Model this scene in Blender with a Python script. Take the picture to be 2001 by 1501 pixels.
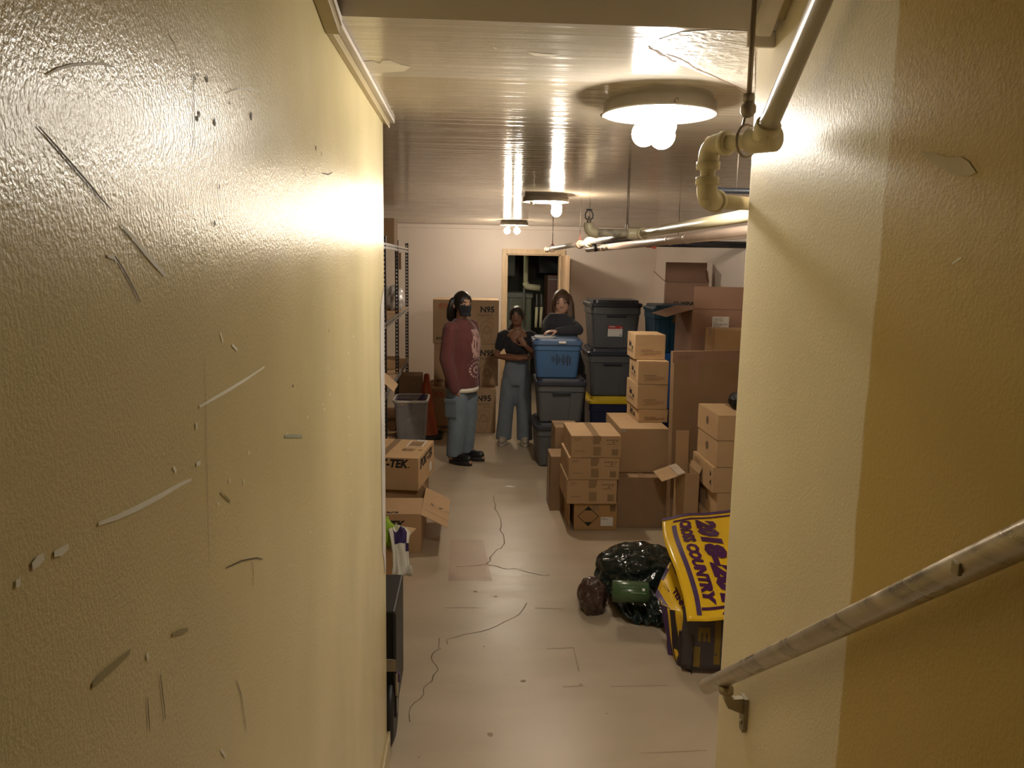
import bpy, bmesh, math, random
from mathutils import Vector, Matrix, noise
from mathutils.bvhtree import BVHTree
for o in list(bpy.data.objects): bpy.data.objects.remove(o)
SC = bpy.context.scene
COL = SC.collection
PI = math.pi
rnd = random.Random(7)

# ------------------------------------------------------------------ camera
FPX, CXP, CYP, CAMH = 1560.0, 1000.5, 750.5, 1.95
def _cam(yaw, pitch, roll):
    y, p, r = map(math.radians, (yaw, pitch, roll))
    f = Vector((math.sin(y)*math.cos(p), math.cos(y)*math.cos(p), -math.sin(p)))
    rt = Vector((math.cos(y), -math.sin(y), 0)); up = rt.cross(f)
    return rt*math.cos(r)+up*math.sin(r), up*math.cos(r)-rt*math.sin(r), f
RV, UV, FV = _cam(3.1, 8.6, 1.0)
CP = Vector((0, 0, CAMH))
cam = bpy.data.cameras.new('camera'); cam.sensor_width = 36; cam.lens = FPX/2001*36
cam.clip_start = 0.05
co = bpy.data.objects.new('camera', cam); COL.objects.link(co)
m = Matrix.Identity(4)
for i in range(3):
    m[i][0] = RV[i]; m[i][1] = UV[i]; m[i][2] = -FV[i]; m[i][3] = CP[i]
co.matrix_world = m
SC.camera = co
def ray(x, y): return RV*((x-CXP)/FPX)+UV*((CYP-y)/FPX)+FV
def atY(x, y, Y): d = ray(x, y); return CP+d*(Y/d.y)
def atZ(x, y, Z): d = ray(x, y); return CP+d*((Z-CAMH)/d.z)
def atX(x, y, X): d = ray(x, y); return CP+d*(X/d.x)

# ------------------------------------------------------------------ world and exposure
w = bpy.data.worlds.new('world'); SC.world = w; w.use_nodes = True
w.node_tree.nodes['Background'].inputs[0].default_value = (.9, .8, .65, 1)
w.node_tree.nodes['Background'].inputs[1].default_value = 0.02
SC.view_settings.view_transform = 'Standard'; SC.view_settings.look = 'None'
SC.view_settings.gamma = 1; SC.view_settings.use_curve_mapping = False
SC.view_settings.exposure = 0.0
BULB1, BULB2, BULB3 = 250.0, 520.0, 365.0      # emission of the bare bulbs in the three fixtures

# ------------------------------------------------------------------ materials
MATS = {}
def mat(name, col, rough=.6, metal=0.0, var=.12, vscale=6, bump=0.0, bscale=60, spec=.5,
        stretch=(1, 1, 1), emit=None, trans=0.0, sheen=0.0, rvar=0.0, bstretch=None):
    if name in MATS: return MATS[name]
    mt = bpy.data.materials.new(name); mt.use_nodes = True
    nt = mt.node_tree; b = nt.nodes['Principled BSDF']
    b.inputs['Roughness'].default_value = rough; b.inputs['Metallic'].default_value = metal
    b.inputs['Specular IOR Level'].default_value = spec
    if trans: b.inputs['Transmission Weight'].default_value = trans; b.inputs['IOR'].default_value = 1.1
    if sheen: b.inputs['Sheen Weight'].default_value = sheen
    tc = nt.nodes.new('ShaderNodeTexCoord')
    mp = nt.nodes.new('ShaderNodeMapping'); mp.inputs['Scale'].default_value = stretch
    nt.links.new(tc.outputs['Object'], mp.inputs[0])
    n = nt.nodes.new('ShaderNodeTexNoise'); n.inputs['Scale'].default_value = vscale; n.inputs['Detail'].default_value = 6
    nt.links.new(mp.outputs[0], n.inputs['Vector'])
    r = nt.nodes.new('ShaderNodeValToRGB')
    r.color_ramp.elements[0].position = .3; r.color_ramp.elements[1].position = .7
    r.color_ramp.elements[0].color = tuple(c*(1-var) for c in col)+(1,)
    r.color_ramp.elements[1].color = tuple(min(1, c*(1+var)) for c in col)+(1,)
    nt.links.new(n.outputs['Fac'], r.inputs[0]); nt.links.new(r.outputs[0], b.inputs['Base Color'])
    if rvar:
        mr = nt.nodes.new('ShaderNodeMapRange'); mr.inputs['To Min'].default_value = max(.02, rough-rvar); mr.inputs['To Max'].default_value = rough+rvar
        mr.inputs['From Min'].default_value = .3; mr.inputs['From Max'].default_value = .7
        nt.links.new(n.outputs['Fac'], mr.inputs[0]); nt.links.new(mr.outputs[0], b.inputs['Roughness'])
    if bump:
        n2 = nt.nodes.new('ShaderNodeTexNoise'); n2.inputs['Scale'].default_value = bscale; n2.inputs['Detail'].default_value = 4
        mp2 = nt.nodes.new('ShaderNodeMapping'); mp2.inputs['Scale'].default_value = bstretch or stretch
        nt.links.new(tc.outputs['Object'], mp2.inputs[0]); nt.links.new(mp2.outputs[0], n2.inputs['Vector'])
        bp = nt.nodes.new('ShaderNodeBump'); bp.inputs['Strength'].default_value = bump; bp.inputs['Distance'].default_value = .01
        nt.links.new(n2.outputs['Fac'], bp.inputs['Height']); nt.links.new(bp.outputs[0], b.inputs['Normal'])
    if emit:
        b.inputs['Emission Color'].default_value = tuple(emit[0])+(1,); b.inputs['Emission Strength'].default_value = emit[1]
    MATS[name] = mt
    return mt
def nodes_of(mt):
    nt = mt.node_tree
    return nt, nt.nodes['Principled BSDF']
def split_paint(mt, axis, edge, colA, wob=.01, wscale=9, soft=.004, where='below'):
    """second paint colour on one side of a ragged line across the surface (object space)"""
    nt, b = nodes_of(mt)
    src = b.inputs['Base Color'].links[0].from_socket
    tc = nt.nodes.new('ShaderNodeTexCoord'); sp = nt.nodes.new('ShaderNodeSeparateXYZ'); nt.links.new(tc.outputs['Object'], sp.inputs[0])
    n = nt.nodes.new('ShaderNodeTexNoise'); n.inputs['Scale'].default_value = wscale; n.inputs['Detail'].default_value = 5
    nt.links.new(tc.outputs['Object'], n.inputs['Vector'])
    a = nt.nodes.new('ShaderNodeMath'); a.operation = 'MULTIPLY_ADD'; a.inputs[1].default_value = wob*2; 
    nt.links.new(n.outputs['Fac'], a.inputs[0]); nt.links.new(sp.outputs[axis], a.inputs[2])
    mr = nt.nodes.new('ShaderNodeMapRange'); mr.inputs['From Min'].default_value = edge+wob-soft; mr.inputs['From Max'].default_value = edge+wob+soft
    nt.links.new(a.outputs[0], mr.inputs[0])
    mx = nt.nodes.new('ShaderNodeMix'); mx.data_type = 'RGBA'
    nt.links.new(mr.outputs[0], mx.inputs['Factor'])
    if where == 'below':
        mx.inputs['A'].default_value = tuple(colA)+(1,); nt.links.new(src, mx.inputs['B'])
    else:
        mx.inputs['B'].default_value = tuple(colA)+(1,); nt.links.new(src, mx.inputs['A'])
    nt.links.new(mx.outputs['Result'], b.inputs['Base Color'])

WALLC = (.52, .42, .21)
M_LWALL = mat('cream gloss wall paint', (.77, .665, .375), .235, var=.05, vscale=3, bump=.12, bscale=260, spec=.30, rvar=.03, stretch=(1, 1, .5), bstretch=(1, 1, .8))
M_RWALL = mat('beige wall paint', (.80, .715, .53), .38, var=.04, vscale=3, bump=.07, bscale=160, spec=.3)
split_paint(M_RWALL, 'Y', 1.276, (.58, .43, .15), wob=.012, wscale=7)
M_CEIL = mat('tan gloss ceiling paint', (.50, .43, .325), .13, var=.06, vscale=3, bump=.26, bscale=16, spec=.55, bstretch=(.10, 1.6, 1), rvar=.03)
split_paint(M_CEIL, 'Y', 2.34, (.60, .545, .46), wob=.05, wscale=4, soft=.006)
M_SLOPE = mat('stair soffit paint', (.50, .45, .40), .5, var=.06, vscale=3, bump=.1, bscale=60)
M_BACK = mat('off white wall paint', (.72, .63, .55), .55, var=.03, vscale=2, bump=.06, bscale=80)
M_OLIVE = mat('bounce cutting olive paint', (.27, .205, .09), .5, var=.05, vscale=3)  # tone invented for out-of-view walls, dark to cut bounce light
M_FLOOR = mat('sealed concrete', (.47, .39, .28), .33, var=.08, vscale=3.2, bump=.05, bscale=40, spec=.5, rvar=.04, stretch=(.7, 1.5, 1), bstretch=(1, 1, 1))
M_CRACK = mat('crack dirt', (.11, .075, .045), .9)
M_PATCH = mat('rust stained concrete', (.44, .33, .235), .38, var=.12, vscale=5, bump=.08, bscale=30, rvar=.1)
M_SCUFFL = mat('bare plaster scratch', (.95, .90, .78), .6)
M_SCUFFD = mat('dark scuff', (.12, .085, .05), .7)
M_SCUFFG = mat('green scuff', (.40, .355, .18), .4)
M_WTRIM = mat('cream trim paint', (.44, .36, .20), .38, bump=.08)
M_WTRIMW = mat('white primer', (.68, .62, .55), .5, bump=.1, var=.1)
M_WOOD = mat('pine door casing', (.66, .49, .30), .5, var=.12, vscale=4, stretch=(8, 8, 1))
M_DOOR = mat('tan door paint', (.60, .42, .26), .5, var=.06)
M_KRAFT = mat('kraft cardboard', (.56, .38, .21), .75, var=.06, vscale=5, bump=.03, bscale=120, spec=.25)
M_KRAFTA = mat('tan cardboard', (.47, .315, .175), .75, var=.06, vscale=5, bump=.03, bscale=120, spec=.25)
M_KRAFT2 = mat('dull brown cardboard', (.31, .20, .115), .78, var=.07, vscale=5, bump=.03, bscale=120, spec=.25)
M_KRAFT3 = mat('reddish cardboard', (.33, .20, .14), .78, var=.06, vscale=5, bump=.03, bscale=120, spec=.25)
M_KRAFT4 = mat('orange kraft cardboard', (.40, .24, .105), .75, var=.06, vscale=5, bump=.03, bscale=120, spec=.25)
M_TAPE = mat('packing tape', (.29, .19, .105), .28, var=.05)
M_CLEAR = mat('clear tape', (.55, .47, .38), .12, var=.1, bump=.3, bscale=40)
M_INK = mat('black ink', (.018, .016, .015), .7)
M_INKF = mat('faint brown ink', (.17, .11, .062), .8)
M_INKR = mat('red ink', (.45, .09, .045), .7)
M_LABEL = mat('white paper', (.74, .72, .68), .7, var=.04)
M_INKLAB = mat('grey label print', (.25, .24, .24), .8)
M_RED = mat('red label print', (.42, .03, .03), .6)
M_GREYB = mat('grey tote plastic', (.092, .097, .106), .45, var=.05, bump=.04, bscale=200)
M_LIDB = mat('dark lid plastic', (.028, .033, .05), .38, var=.1)
M_BLUEB = mat('slate blue tote plastic', (.045, .115, .25), .42, var=.05)
M_BLUEL = mat('slate blue lid plastic', (.065, .12, .235), .4, var=.05)
M_NAVY = mat('navy tote plastic', (.012, .018, .06), .4)
M_YEL = mat('yellow lid plastic', (.68, .48, .02), .4)
M_TEAL = mat('teal tote plastic', (.012, .065, .125), .42)
M_ROYAL = mat('royal blue tote plastic', (.02, .09, .30), .4)
M_WHITEP = mat('white handle plastic', (.72, .70, .66), .4)
M_BLACKM = mat('black rack steel', (.016, .015, .018), .38, spec=.5)
M_RAIL = mat('highlit beam steel', (.32, .29, .26), .45, var=.2)  # highlights along the black beams, put into a pale colour
M_BOARD = mat('particleboard', (.52, .34, .19), .75, var=.2, vscale=60)
M_PIPEC = mat('cream painted pipe', (.62, .55, .37), .33, var=.06, bump=.05)
M_PIPEG = mat('worn grey pipe', (.30, .28, .26), .3, metal=.3, var=.3, vscale=14)
M_PIPEP = mat('pinkish painted pipe', (.50, .38, .30), .35, var=.1)
M_PIPEB = mat('dark steel pipe', (.022, .025, .035), .4, var=.2)
M_RUST = mat('rusty clamp', (.22, .08, .06), .6, var=.3)
M_REDV = mat('red painted coupling', (.35, .04, .03), .5)
M_ROD = mat('threaded rod', (.30, .25, .20), .45, metal=.5)
M_STEEL = mat('worn steel handrail', (.44, .39, .31), .33, metal=.75, var=.28, vscale=3, stretch=(1, 1.2, 14), rvar=.12, bump=.03, bscale=30)
M_BRKT = mat('cast bracket', (.34, .29, .20), .42, metal=.5, var=.2)
M_PAN = mat('brushed fixture pan', (.52, .48, .43), .32, metal=.6, var=.08)
M_REFL = mat('white fixture reflector', (.82, .80, .75), .4)
M_SOCK = mat('ceramic socket', (.70, .62, .50), .4)
M_BULBC = [mat('cool bulb glow', (.9, .9, .9), .4, emit=((1, .92, .81), BULB1)),
           mat('warm bulb glow', (.9, .9, .9), .4, emit=((1, .86, .69), BULB2)),
           mat('warm far bulb glow', (.9, .9, .9), .4, emit=((1, .86, .69), BULB3))]
M_CONE = mat('orange traffic cone', (.42, .085, .025), .5, var=.12)
M_RUBBER = mat('black rubber', (.012, .012, .013), .5)
M_CLEARB = mat('frosted clear plastic', (.70, .69, .70), .22, var=.03, trans=.72)
M_FLAGY = mat('yellow vinyl', (.83, .52, .02), .22, var=.05, bump=.22, bscale=9, spec=.6)
M_FLAGP = mat('purple vinyl print', (.065, .012, .075), .25)
M_FLAGV = mat('violet vinyl border', (.055, .022, .10), .45)
M_FLAGD = mat('dark vinyl underside', (.022, .014, .02), .3)
M_BAGK = mat('black green plastic bag', (.010, .019, .017), .2, var=.3, spec=.7)
M_BAGB = mat('brown plastic bag', (.060, .030, .024), .2, var=.3, spec=.7)
for _m in (M_BAGK, M_BAGB):       # crumpled film: faceted relief
    nt, b = nodes_of(_m)
    tc = nt.nodes.new('ShaderNodeTexCoord'); nz = nt.nodes.new('ShaderNodeTexNoise'); nz.inputs['Scale'].default_value = 7; nz.inputs['Detail'].default_value = 3
    nt.links.new(tc.outputs['Object'], nz.inputs['Vector'])
    va = nt.nodes.new('ShaderNodeVectorMath'); va.operation = 'MULTIPLY_ADD'; va.inputs[1].default_value = (.10, .10, .10); nt.links.new(nz.outputs['Color'], va.inputs[0]); nt.links.new(tc.outputs['Object'], va.inputs[2])
    vo = nt.nodes.new('ShaderNodeTexVoronoi'); vo.inputs['Scale'].default_value = 17; nt.links.new(va.outputs[0], vo.inputs['Vector'])
    bp = nt.nodes.new('ShaderNodeBump'); bp.inputs['Strength'].default_value = .55; bp.inputs['Distance'].default_value = .03
    nt.links.new(vo.outputs['Distance'], bp.inputs['Height']); nt.links.new(bp.outputs[0], b.inputs['Normal'])
M_GREEN = mat('green film', (.055, .105, .045), .25, var=.1)
M_SHIRTW = mat('white cotton', (.78, .75, .66), .85, var=.04)
M_SHIRTP = mat('purple stripe cotton', (.04, .02, .10), .85)
M_LIME = mat('lime green fabric', (.30, .50, .03), .75, var=.15, bump=.3, bscale=60)
M_CASE = mat('black case vinyl', (.009, .009, .008), .5, bump=.05, spec=.3)
M_ALU = mat('dull metal plate', (.40, .36, .30), .3, metal=.7)
M_BOIL = mat('green grey boiler metal', (.13, .15, .10), .5, var=.2)
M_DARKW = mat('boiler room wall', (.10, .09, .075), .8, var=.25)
M_INSUL = mat('cream pipe insulation', (.62, .60, .40), .8, var=.1, bump=.2)
M_BRCAB = mat('brown metal cabinet', (.10, .045, .03), .5)
M_DUCT = mat('grey duct', (.16, .16, .15), .5, var=.2)
M_ZEB = mat('zebra film', (.55, .53, .52), .25, var=.3, bump=.4, bscale=20)

# ------------------------------------------------------------------ mesh helpers
def link(name, me, m, parent=None, smooth=False):
    o = bpy.data.objects.new(name, me); COL.objects.link(o)
    if m is not None:
        for k in (m if isinstance(m, (list, tuple)) else [m]): me.materials.append(k)
    if parent: o.parent = parent
    if smooth:
        for p in me.polygons: p.use_smooth = True
    return o
def mesh(name, vs, fs, m, parent=None, smooth=False):
    me = bpy.data.meshes.new(name); me.from_pydata([tuple(v) for v in vs], [], fs); me.update()
    return link(name, me, m, parent, smooth)
def bmobj(name, bm, m, parent=None, smooth=False, normals=True):
    if normals: bmesh.ops.recalc_face_normals(bm, faces=bm.faces)
    me = bpy.data.meshes.new(name); bm.to_mesh(me); bm.free()
    return link(name, me, m, parent, smooth)
def empty(name, loc=(0, 0, 0), rz=0):
    o = bpy.data.objects.new(name, None); COL.objects.link(o); o.location = loc; o.rotation_euler = (0, 0, rz)
    o.empty_display_size = .1
    return o
def tag(o, label, cat, group=None):
    o['label'] = label; o['category'] = cat
    if group: o['group'] = group
    return o
def thing(name, label, cat, loc=(0, 0, 0), rz=0, group=None):
    return tag(empty(name, loc, rz), label, cat, group)
def struct(o, label=None):
    o['kind'] = 'structure'
    if label: o['label'] = label
    return o
def add_box(bm, lo, hi, bevel=0, mtx=None):
    vs = [bm.verts.new((x, y, z)) for x in (lo[0], hi[0]) for y in (lo[1], hi[1]) for z in (lo[2], hi[2])]
    for f in ((0, 1, 3, 2), (4, 6, 7, 5), (0, 4, 5, 1), (2, 3, 7, 6), (0, 2, 6, 4), (1, 5, 7, 3)):
        bm.faces.new([vs[i] for i in f])
    if bevel:
        es = list({e for v in vs for e in v.link_edges})
        r = bmesh.ops.bevel(bm, geom=es, offset=bevel, segments=2, affect='EDGES', profile=.6)
        vs = list({v for f in r['faces'] for v in f.verts} | {v for v in vs if v.is_valid})
    if mtx is not None:
        for v in vs:
            if v.is_valid: v.co = mtx @ v.co
    return vs
def boxo(name, lo, hi, m, parent=None, bevel=0, mtx=None):
    bm = bmesh.new(); add_box(bm, lo, hi, bevel, mtx); return bmobj(name, bm, m, parent)
def ringbridge(bm, a, b):
    n = len(a)
    for i in range(n): bm.faces.new((a[i], a[(i+1) % n], b[(i+1) % n], b[i]))
def add_sweep(bm, pts, rad, seg=14, hint=None, cap=True, round_ends=0):
    """tube through pts; rad: number or list of numbers / (ra, rb) pairs"""
    pts = [Vector(p) for p in pts]; n = len(pts)
    if not isinstance(rad, (list, tuple)): rad = [rad]*n
    rad = [(r, r) if not isinstance(r, (list, tuple)) else r for r in rad]
    if round_ends:
        d0 = (pts[0]-pts[1]).normalized(); d1 = (pts[-1]-pts[-2]).normalized()
        e0, e1, q0, q1 = [], [], [], []
        for k in range(1, round_ends+1):
            a = k/round_ends*PI/2*.94; s = math.sin(a); c = math.cos(a)
            r0 = min(rad[0]); r1 = min(rad[-1])
            e0.insert(0, pts[0]+d0*s*r0); q0.insert(0, (rad[0][0]*c, rad[0][1]*c))
            e1.append(pts[-1]+d1*s*r1); q1.append((rad[-1][0]*c, rad[-1][1]*c))
        pts = e0+pts+e1; rad = q0+list(rad)+q1; n = len(pts)
    rings = []; prev = None
    for i in range(n):
        t = (pts[min(i+1, n-1)]-pts[max(i-1, 0)]).normalized()
        if prev is None:
            h = Vector(hint) if hint else (Vector((0, 0, 1)) if abs(t.z) < .9 else Vector((0, 1, 0)))
            a = (h-t*h.dot(t)).normalized()
        else:
            a = (prev-t*prev.dot(t)).normalized()
        prev = a; b = t.cross(a)
        rings.append([bm.verts.new(pts[i]+a*math.cos(k/seg*2*PI)*rad[i][0]+b*math.sin(k/seg*2*PI)*rad[i][1]) for k in range(seg)])
    for i in range(n-1): ringbridge(bm, rings[i], rings[i+1])
    if cap: bm.faces.new(rings[0][::-1]); bm.faces.new(rings[-1])
    return rings
def tube(name, pts, r, m, parent=None, seg=14, **k):
    bm = bmesh.new(); add_sweep(bm, pts, r, seg, **k); o = bmobj(name, bm, m, parent, True)
    return o
def add_lathe(bm, prof, seg=24, mtx=None, capb=False, capt=False):
    rings = []
    for r, z in prof:
        rings.append([bm.verts.new((r*math.cos(k/seg*2*PI), r*math.sin(k/seg*2*PI), z)) for k in range(seg)])
    for i in range(len(rings)-1): ringbridge(bm, rings[i], rings[i+1])
    if capb: bm.faces.new(rings[0][::-1])
    if capt: bm.faces.new(rings[-1])
    if mtx is not None:
        for g in rings:
            for v in g: v.co = mtx @ v.co
    return rings
def lathe(name, prof, m, parent=None, seg=24, mtx=None, capb=False, capt=False, smooth=True):
    bm = bmesh.new(); add_lathe(bm, prof, seg, mtx, capb, capt); o = bmobj(name, bm, m, parent, smooth)
    return o
def rrect(w, d, r, z, n=4):
    pts = []
    for cx, cy, a0 in ((w/2-r, d/2-r, 0), (-w/2+r, d/2-r, PI/2), (-w/2+r, -d/2+r, PI), (w/2-r, -d/2+r, 1.5*PI)):
        for k in range(n+1):
            a = a0+k/n*PI/2; pts.append((cx+r*math.cos(a), cy+r*math.sin(a), z))
    return pts
def add_rloft(bm, secs, capb=True, capt=True):
    rings = [[bm.verts.new(p) for p in rrect(w, d, r, z)] for (w, d, r, z) in secs]
    for i in range(len(rings)-1): ringbridge(bm, rings[i], rings[i+1])
    if capb: bm.faces.new(rings[0][::-1])
    if capt: bm.faces.new(rings[-1])
def rloft(name, secs, m, parent=None, capb=True, capt=True):
    bm = bmesh.new(); add_rloft(bm, secs, capb, capt); return bmobj(name, bm, m, parent)
def arc_path(pts, r, n=5):
    """polyline with its inner corners rounded"""
    pts = [Vector(p) for p in pts]; out = [pts[0]]
    for i in range(1, len(pts)-1):
        a = (pts[i-1]-pts[i]).normalized(); b = (pts[i+1]-pts[i]).normalized()
        p0 = pts[i]+a*r; p1 = pts[i]+b*r
        for k in range(n+1):
            t = k/n; out.append(p0*(1-t)**2+pts[i]*2*t*(1-t)+p1*t*t)
    out.append(pts[-1]); return out
# --- lettering
def text_mesh(s, size, bold=0.0, shear=0.0, align='CENTER', spacing=1.0):
    cu = bpy.data.curves.new('lettering', 'FONT'); cu.body = s; cu.size = size; cu.align_x = align; cu.align_y = 'CENTER'
    cu.offset = bold*size; cu.shear = shear; cu.space_character = spacing; cu.resolution_u = 2
    ob = bpy.data.objects.new('tmp', cu)
    me = bpy.data.meshes.new_from_object(ob)
    bpy.data.objects.remove(ob); bpy.data.curves.remove(cu)
    return me
def face_matrix(face, w, d, h, eps=.0012):
    if face == 'front': return Matrix(((1, 0, 0, 0), (0, 0, -1, -d/2-eps), (0, 1, 0, 0), (0, 0, 0, 1)))
    if face == 'left': return Matrix(((0, 0, -1, -w/2-eps), (-1, 0, 0, 0), (0, 1, 0, 0), (0, 0, 0, 1)))
    if face == 'right': return Matrix(((0, 0, 1, w/2+eps), (1, 0, 0, 0), (0, 1, 0, 0), (0, 0, 0, 1)))
    if face == 'top': return Matrix(((1, 0, 0, 0), (0, 1, 0, 0), (0, 0, 1, h+eps), (0, 0, 0, 1)))
def letter(s, size, parent, mx, u, v, m, rot=0, width=None, name='lettering', **k):
    me = text_mesh(s, size, **k)
    sx = 1
    if width:
        xs = [p.co.x for p in me.vertices]
        if xs: sx = width/(max(xs)-min(xs))
    me.transform(mx @ Matrix.Translation((u, v, 0)) @ Matrix.Rotation(rot, 4, 'Z') @ Matrix.Diagonal((sx, 1, 1, 1)))
    return link(name, me, m, parent)
def decal(name, poly, parent, mx, m, z=0):
    vs = [mx @ Vector((p[0], p[1], z)) for p in poly]
    return mesh(name, vs, [tuple(range(len(vs)))], m, parent)
def rect(u, v, w, h): return [(u-w/2, v-h/2), (u+w/2, v-h/2), (u+w/2, v+h/2), (u-w/2, v+h/2)]
def frame_decal(name, u, v, w, h, t, parent, mx, m):
    o = rect(u, v, w, h); i = rect(u, v, w-2*t, h-2*t)
    vs = [mx @ Vector((p[0], p[1], 0)) for p in o+i]
    return mesh(name, vs, [(k, (k+1) % 4, 4+(k+1) % 4, 4+k) for k in range(4)], m, parent)
def ring_decal(name, u, v, ru, rv, t, parent, mx, m, n=28):
    vs = [mx @ Vector((u+math.cos(a)*(ru-s*t), v+math.sin(a)*(rv-s*t), 0)) for s in (0, 1) for a in [k/n*2*PI for k in range(n)]]
    return mesh(name, vs, [(k, (k+1) % n, n+(k+1) % n, n+k) for k in range(n)], m, parent)
def scribble(name, rows, parent, mx, m, seed=1):
    """small print too fine to read: rows of short dashes; rows = (u0, u1, v, height)"""
    r = random.Random(seed); vs = []; fs = []
    for u0, u1, v, hh in rows:
        u = u0
        while u < u1:
            l = min(u1-u, r.uniform(.4, 2.2)*hh*1.5)
            b = len(vs); vs += [mx @ Vector((p[0], p[1], 0)) for p in ((u, v-hh/2), (u+l, v-hh/2), (u+l, v+hh/2), (u, v+hh/2))]
            fs.append((b, b+1, b+2, b+3)); u += l+hh*.5
    o = mesh(name, vs, fs, m, parent); o['kind'] = 'stuff'
    return o

# ------------------------------------------------------------------ the shell
XL, YLE = -.31, 2.92         # stair wall on the left and where it ends
XR, YRE = .66, 1.917          # stair wall on the right and where it ends
YB, XRR, XLL, ZC = 11.02, 2.555, -1.36, 2.46
floor = struct(boxo('floor', (-1.6, 1.6, -.15), (2.8, 14.6, 0), M_FLOOR), 'worn sealed concrete floor of the basement')
ceil = struct(boxo('ceiling', (-1.6, 1.80, ZC), (2.8, YB+.15, ZC+.15), M_CEIL), 'glossy tan painted ceiling with streaky reflections')
# soffit over the stairs, rising towards the camera
s0, s1 = 1.80, -2.6; rise = .78*(s0-s1)
bm = bmesh.new()
vs = [bm.verts.new(p) for p in ((-.46, s0, ZC), (.89, s0, ZC), (.89, s1, ZC+rise), (-.46, s1, ZC+rise), (-.46, s0, ZC+.15), (.89, s0, ZC+.15), (.89, s1, ZC+rise+.15), (-.46, s1, ZC+rise+.15))]
for f in ((0, 1, 2, 3), (4, 7, 6, 5), (0, 4, 5, 1), (2, 6, 7, 3), (0, 3, 7, 4), (1, 5, 6, 2)): bm.faces.new([vs[i] for i in f])
struct(bmobj('ceiling_slope', bm, M_SLOPE), 'dim sloping soffit over the stairs')
wl = struct(boxo('wall_left', (-.46, -2.6, 0), (XL, YLE, 6.0), M_LWALL, bevel=.006), 'scratched glossy cream stair wall with bulb reflections')
wr = struct(boxo('wall_right', (XR, -2.6, 0), (.81, YRE, 6.0), M_RWALL, bevel=.008), 'stair wall in two tones of beige and olive paint')
struct(boxo('wall_front_left', (-1.5, YLE-.15, 0), (-.46, YLE, ZC), M_OLIVE))
struct(boxo('wall_front_right', (.81, YRE-.15, 0), (2.7, YRE, ZC), M_OLIVE))
struct(boxo('wall_side_left', (XLL-.15, YLE, 0), (XLL, YB, ZC), M_OLIVE))
struct(boxo('wall_side_right', (XRR, YRE, 0), (XRR+.15, YB, ZC), M_BACK))
struct(boxo('wall_stair_end', (-.46, -2.75, 0), (.89, -2.6, 6.2), M_BACK))
DX0, DX1, DZ = .495, 1.232, 2.075
bm = bmesh.new()
add_box(bm, (XLL-.15, YB, 0), (DX0, YB+.15, ZC)); add_box(bm, (DX1, YB, 0), (XRR+.15, YB+.15, ZC)); add_box(bm, (DX0, YB, DZ), (DX1, YB+.15, ZC))
struct(bmobj('wall_back', bm, M_BACK), 'off white back wall with a doorway')
# stairs and landing under the camera
st = empty('stairs'); struct(st, 'concrete steps up to the landing')
for k in range(4):
    boxo('step', (XL, -2.6, k*.19), (XR, 1.80-k*.265, (k+1)*.19), M_FLOOR, st, bevel=.006)
# trims
t1 = struct(boxo('trim_1', (XL, 1.80, 2.425), (XL+.014, 3.02, 2.458), M_WTRIM, bevel=.003), 'cream batten along the top of the left wall')
boxo('batten_lip', (XL+.014, 1.80, 2.446), (XL+.030, 3.035, 2.459), M_WTRIMW, t1, bevel=.002)
t2 = empty('trim_2'); struct(t2, 'dark batten following the soffit')
bm = bmesh.new(); mx = Matrix.Translation((XL, 1.80, 2.437)) @ Matrix.Rotation(-.20, 4, 'X')
add_box(bm, (0, -1.0, -.016), (.03, .0, .022), .003, mx); bmobj('batten', bm, M_WTRIM, t2)
bm = bmesh.new(); add_box(bm, (.03, -1.0, .004), (.034, .0, .022), 0, mx); bmobj('batten_lip', bm, M_WTRIMW, t2)
t3 = struct(boxo('trim_3', (XLL, YB-.03, 2.40), (XRR, YB, ZC), M_BACK, bevel=.012), 'white crown moulding on the back wall')
t4 = empty('trim_4'); struct(t4, 'cream channel along the soffit above the pipe')
bm = bmesh.new(); mx = Matrix.Translation((XR-.055, 1.79, 2.462)) @ Matrix.Rotation(-math.atan(.78), 4, 'X')
add_box(bm, (0, -1.6, -.03), (.033, .0, .03), .004, mx); bmobj('channel', bm, M_WTRIMW, t4)
bm = bmesh.new(); add_box(bm, (.033, -1.6, -.016), (.055, -.03, .03), .003, mx); bmobj('channel_edge', bm, M_WTRIM, t4)
bm = bmesh.new(); add_box(bm, (XR-.062, 1.80, 2.425), (XR-.0, 1.812, 2.46), .003); bmobj('end_block', bm, M_WTRIMW, t4)
t5 = struct(boxo('baseboard_left', (XL, -2.6+3.2, 0), (XL+.012, YLE+.012, .115), M_WTRIM, bevel=.003), 'cream baseboard on the left wall')
# worn pale strip down the left wall's corner
bm = bmesh.new()
prof = [(2.845, .86), (2.80, .90), (2.785, 1.2), (2.775, 1.55), (2.78, 1.74), (2.80, 1.80), (2.905, 1.86), (2.905, .80), (2.88, .78)]
bm.faces.new([bm.verts.new((XL+.0015, y, z)) for y, z in prof]); bmobj('bare_corner', bm, mat('bare corner plaster', (.74, .71, .66), .3, bump=.1), wl)
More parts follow.
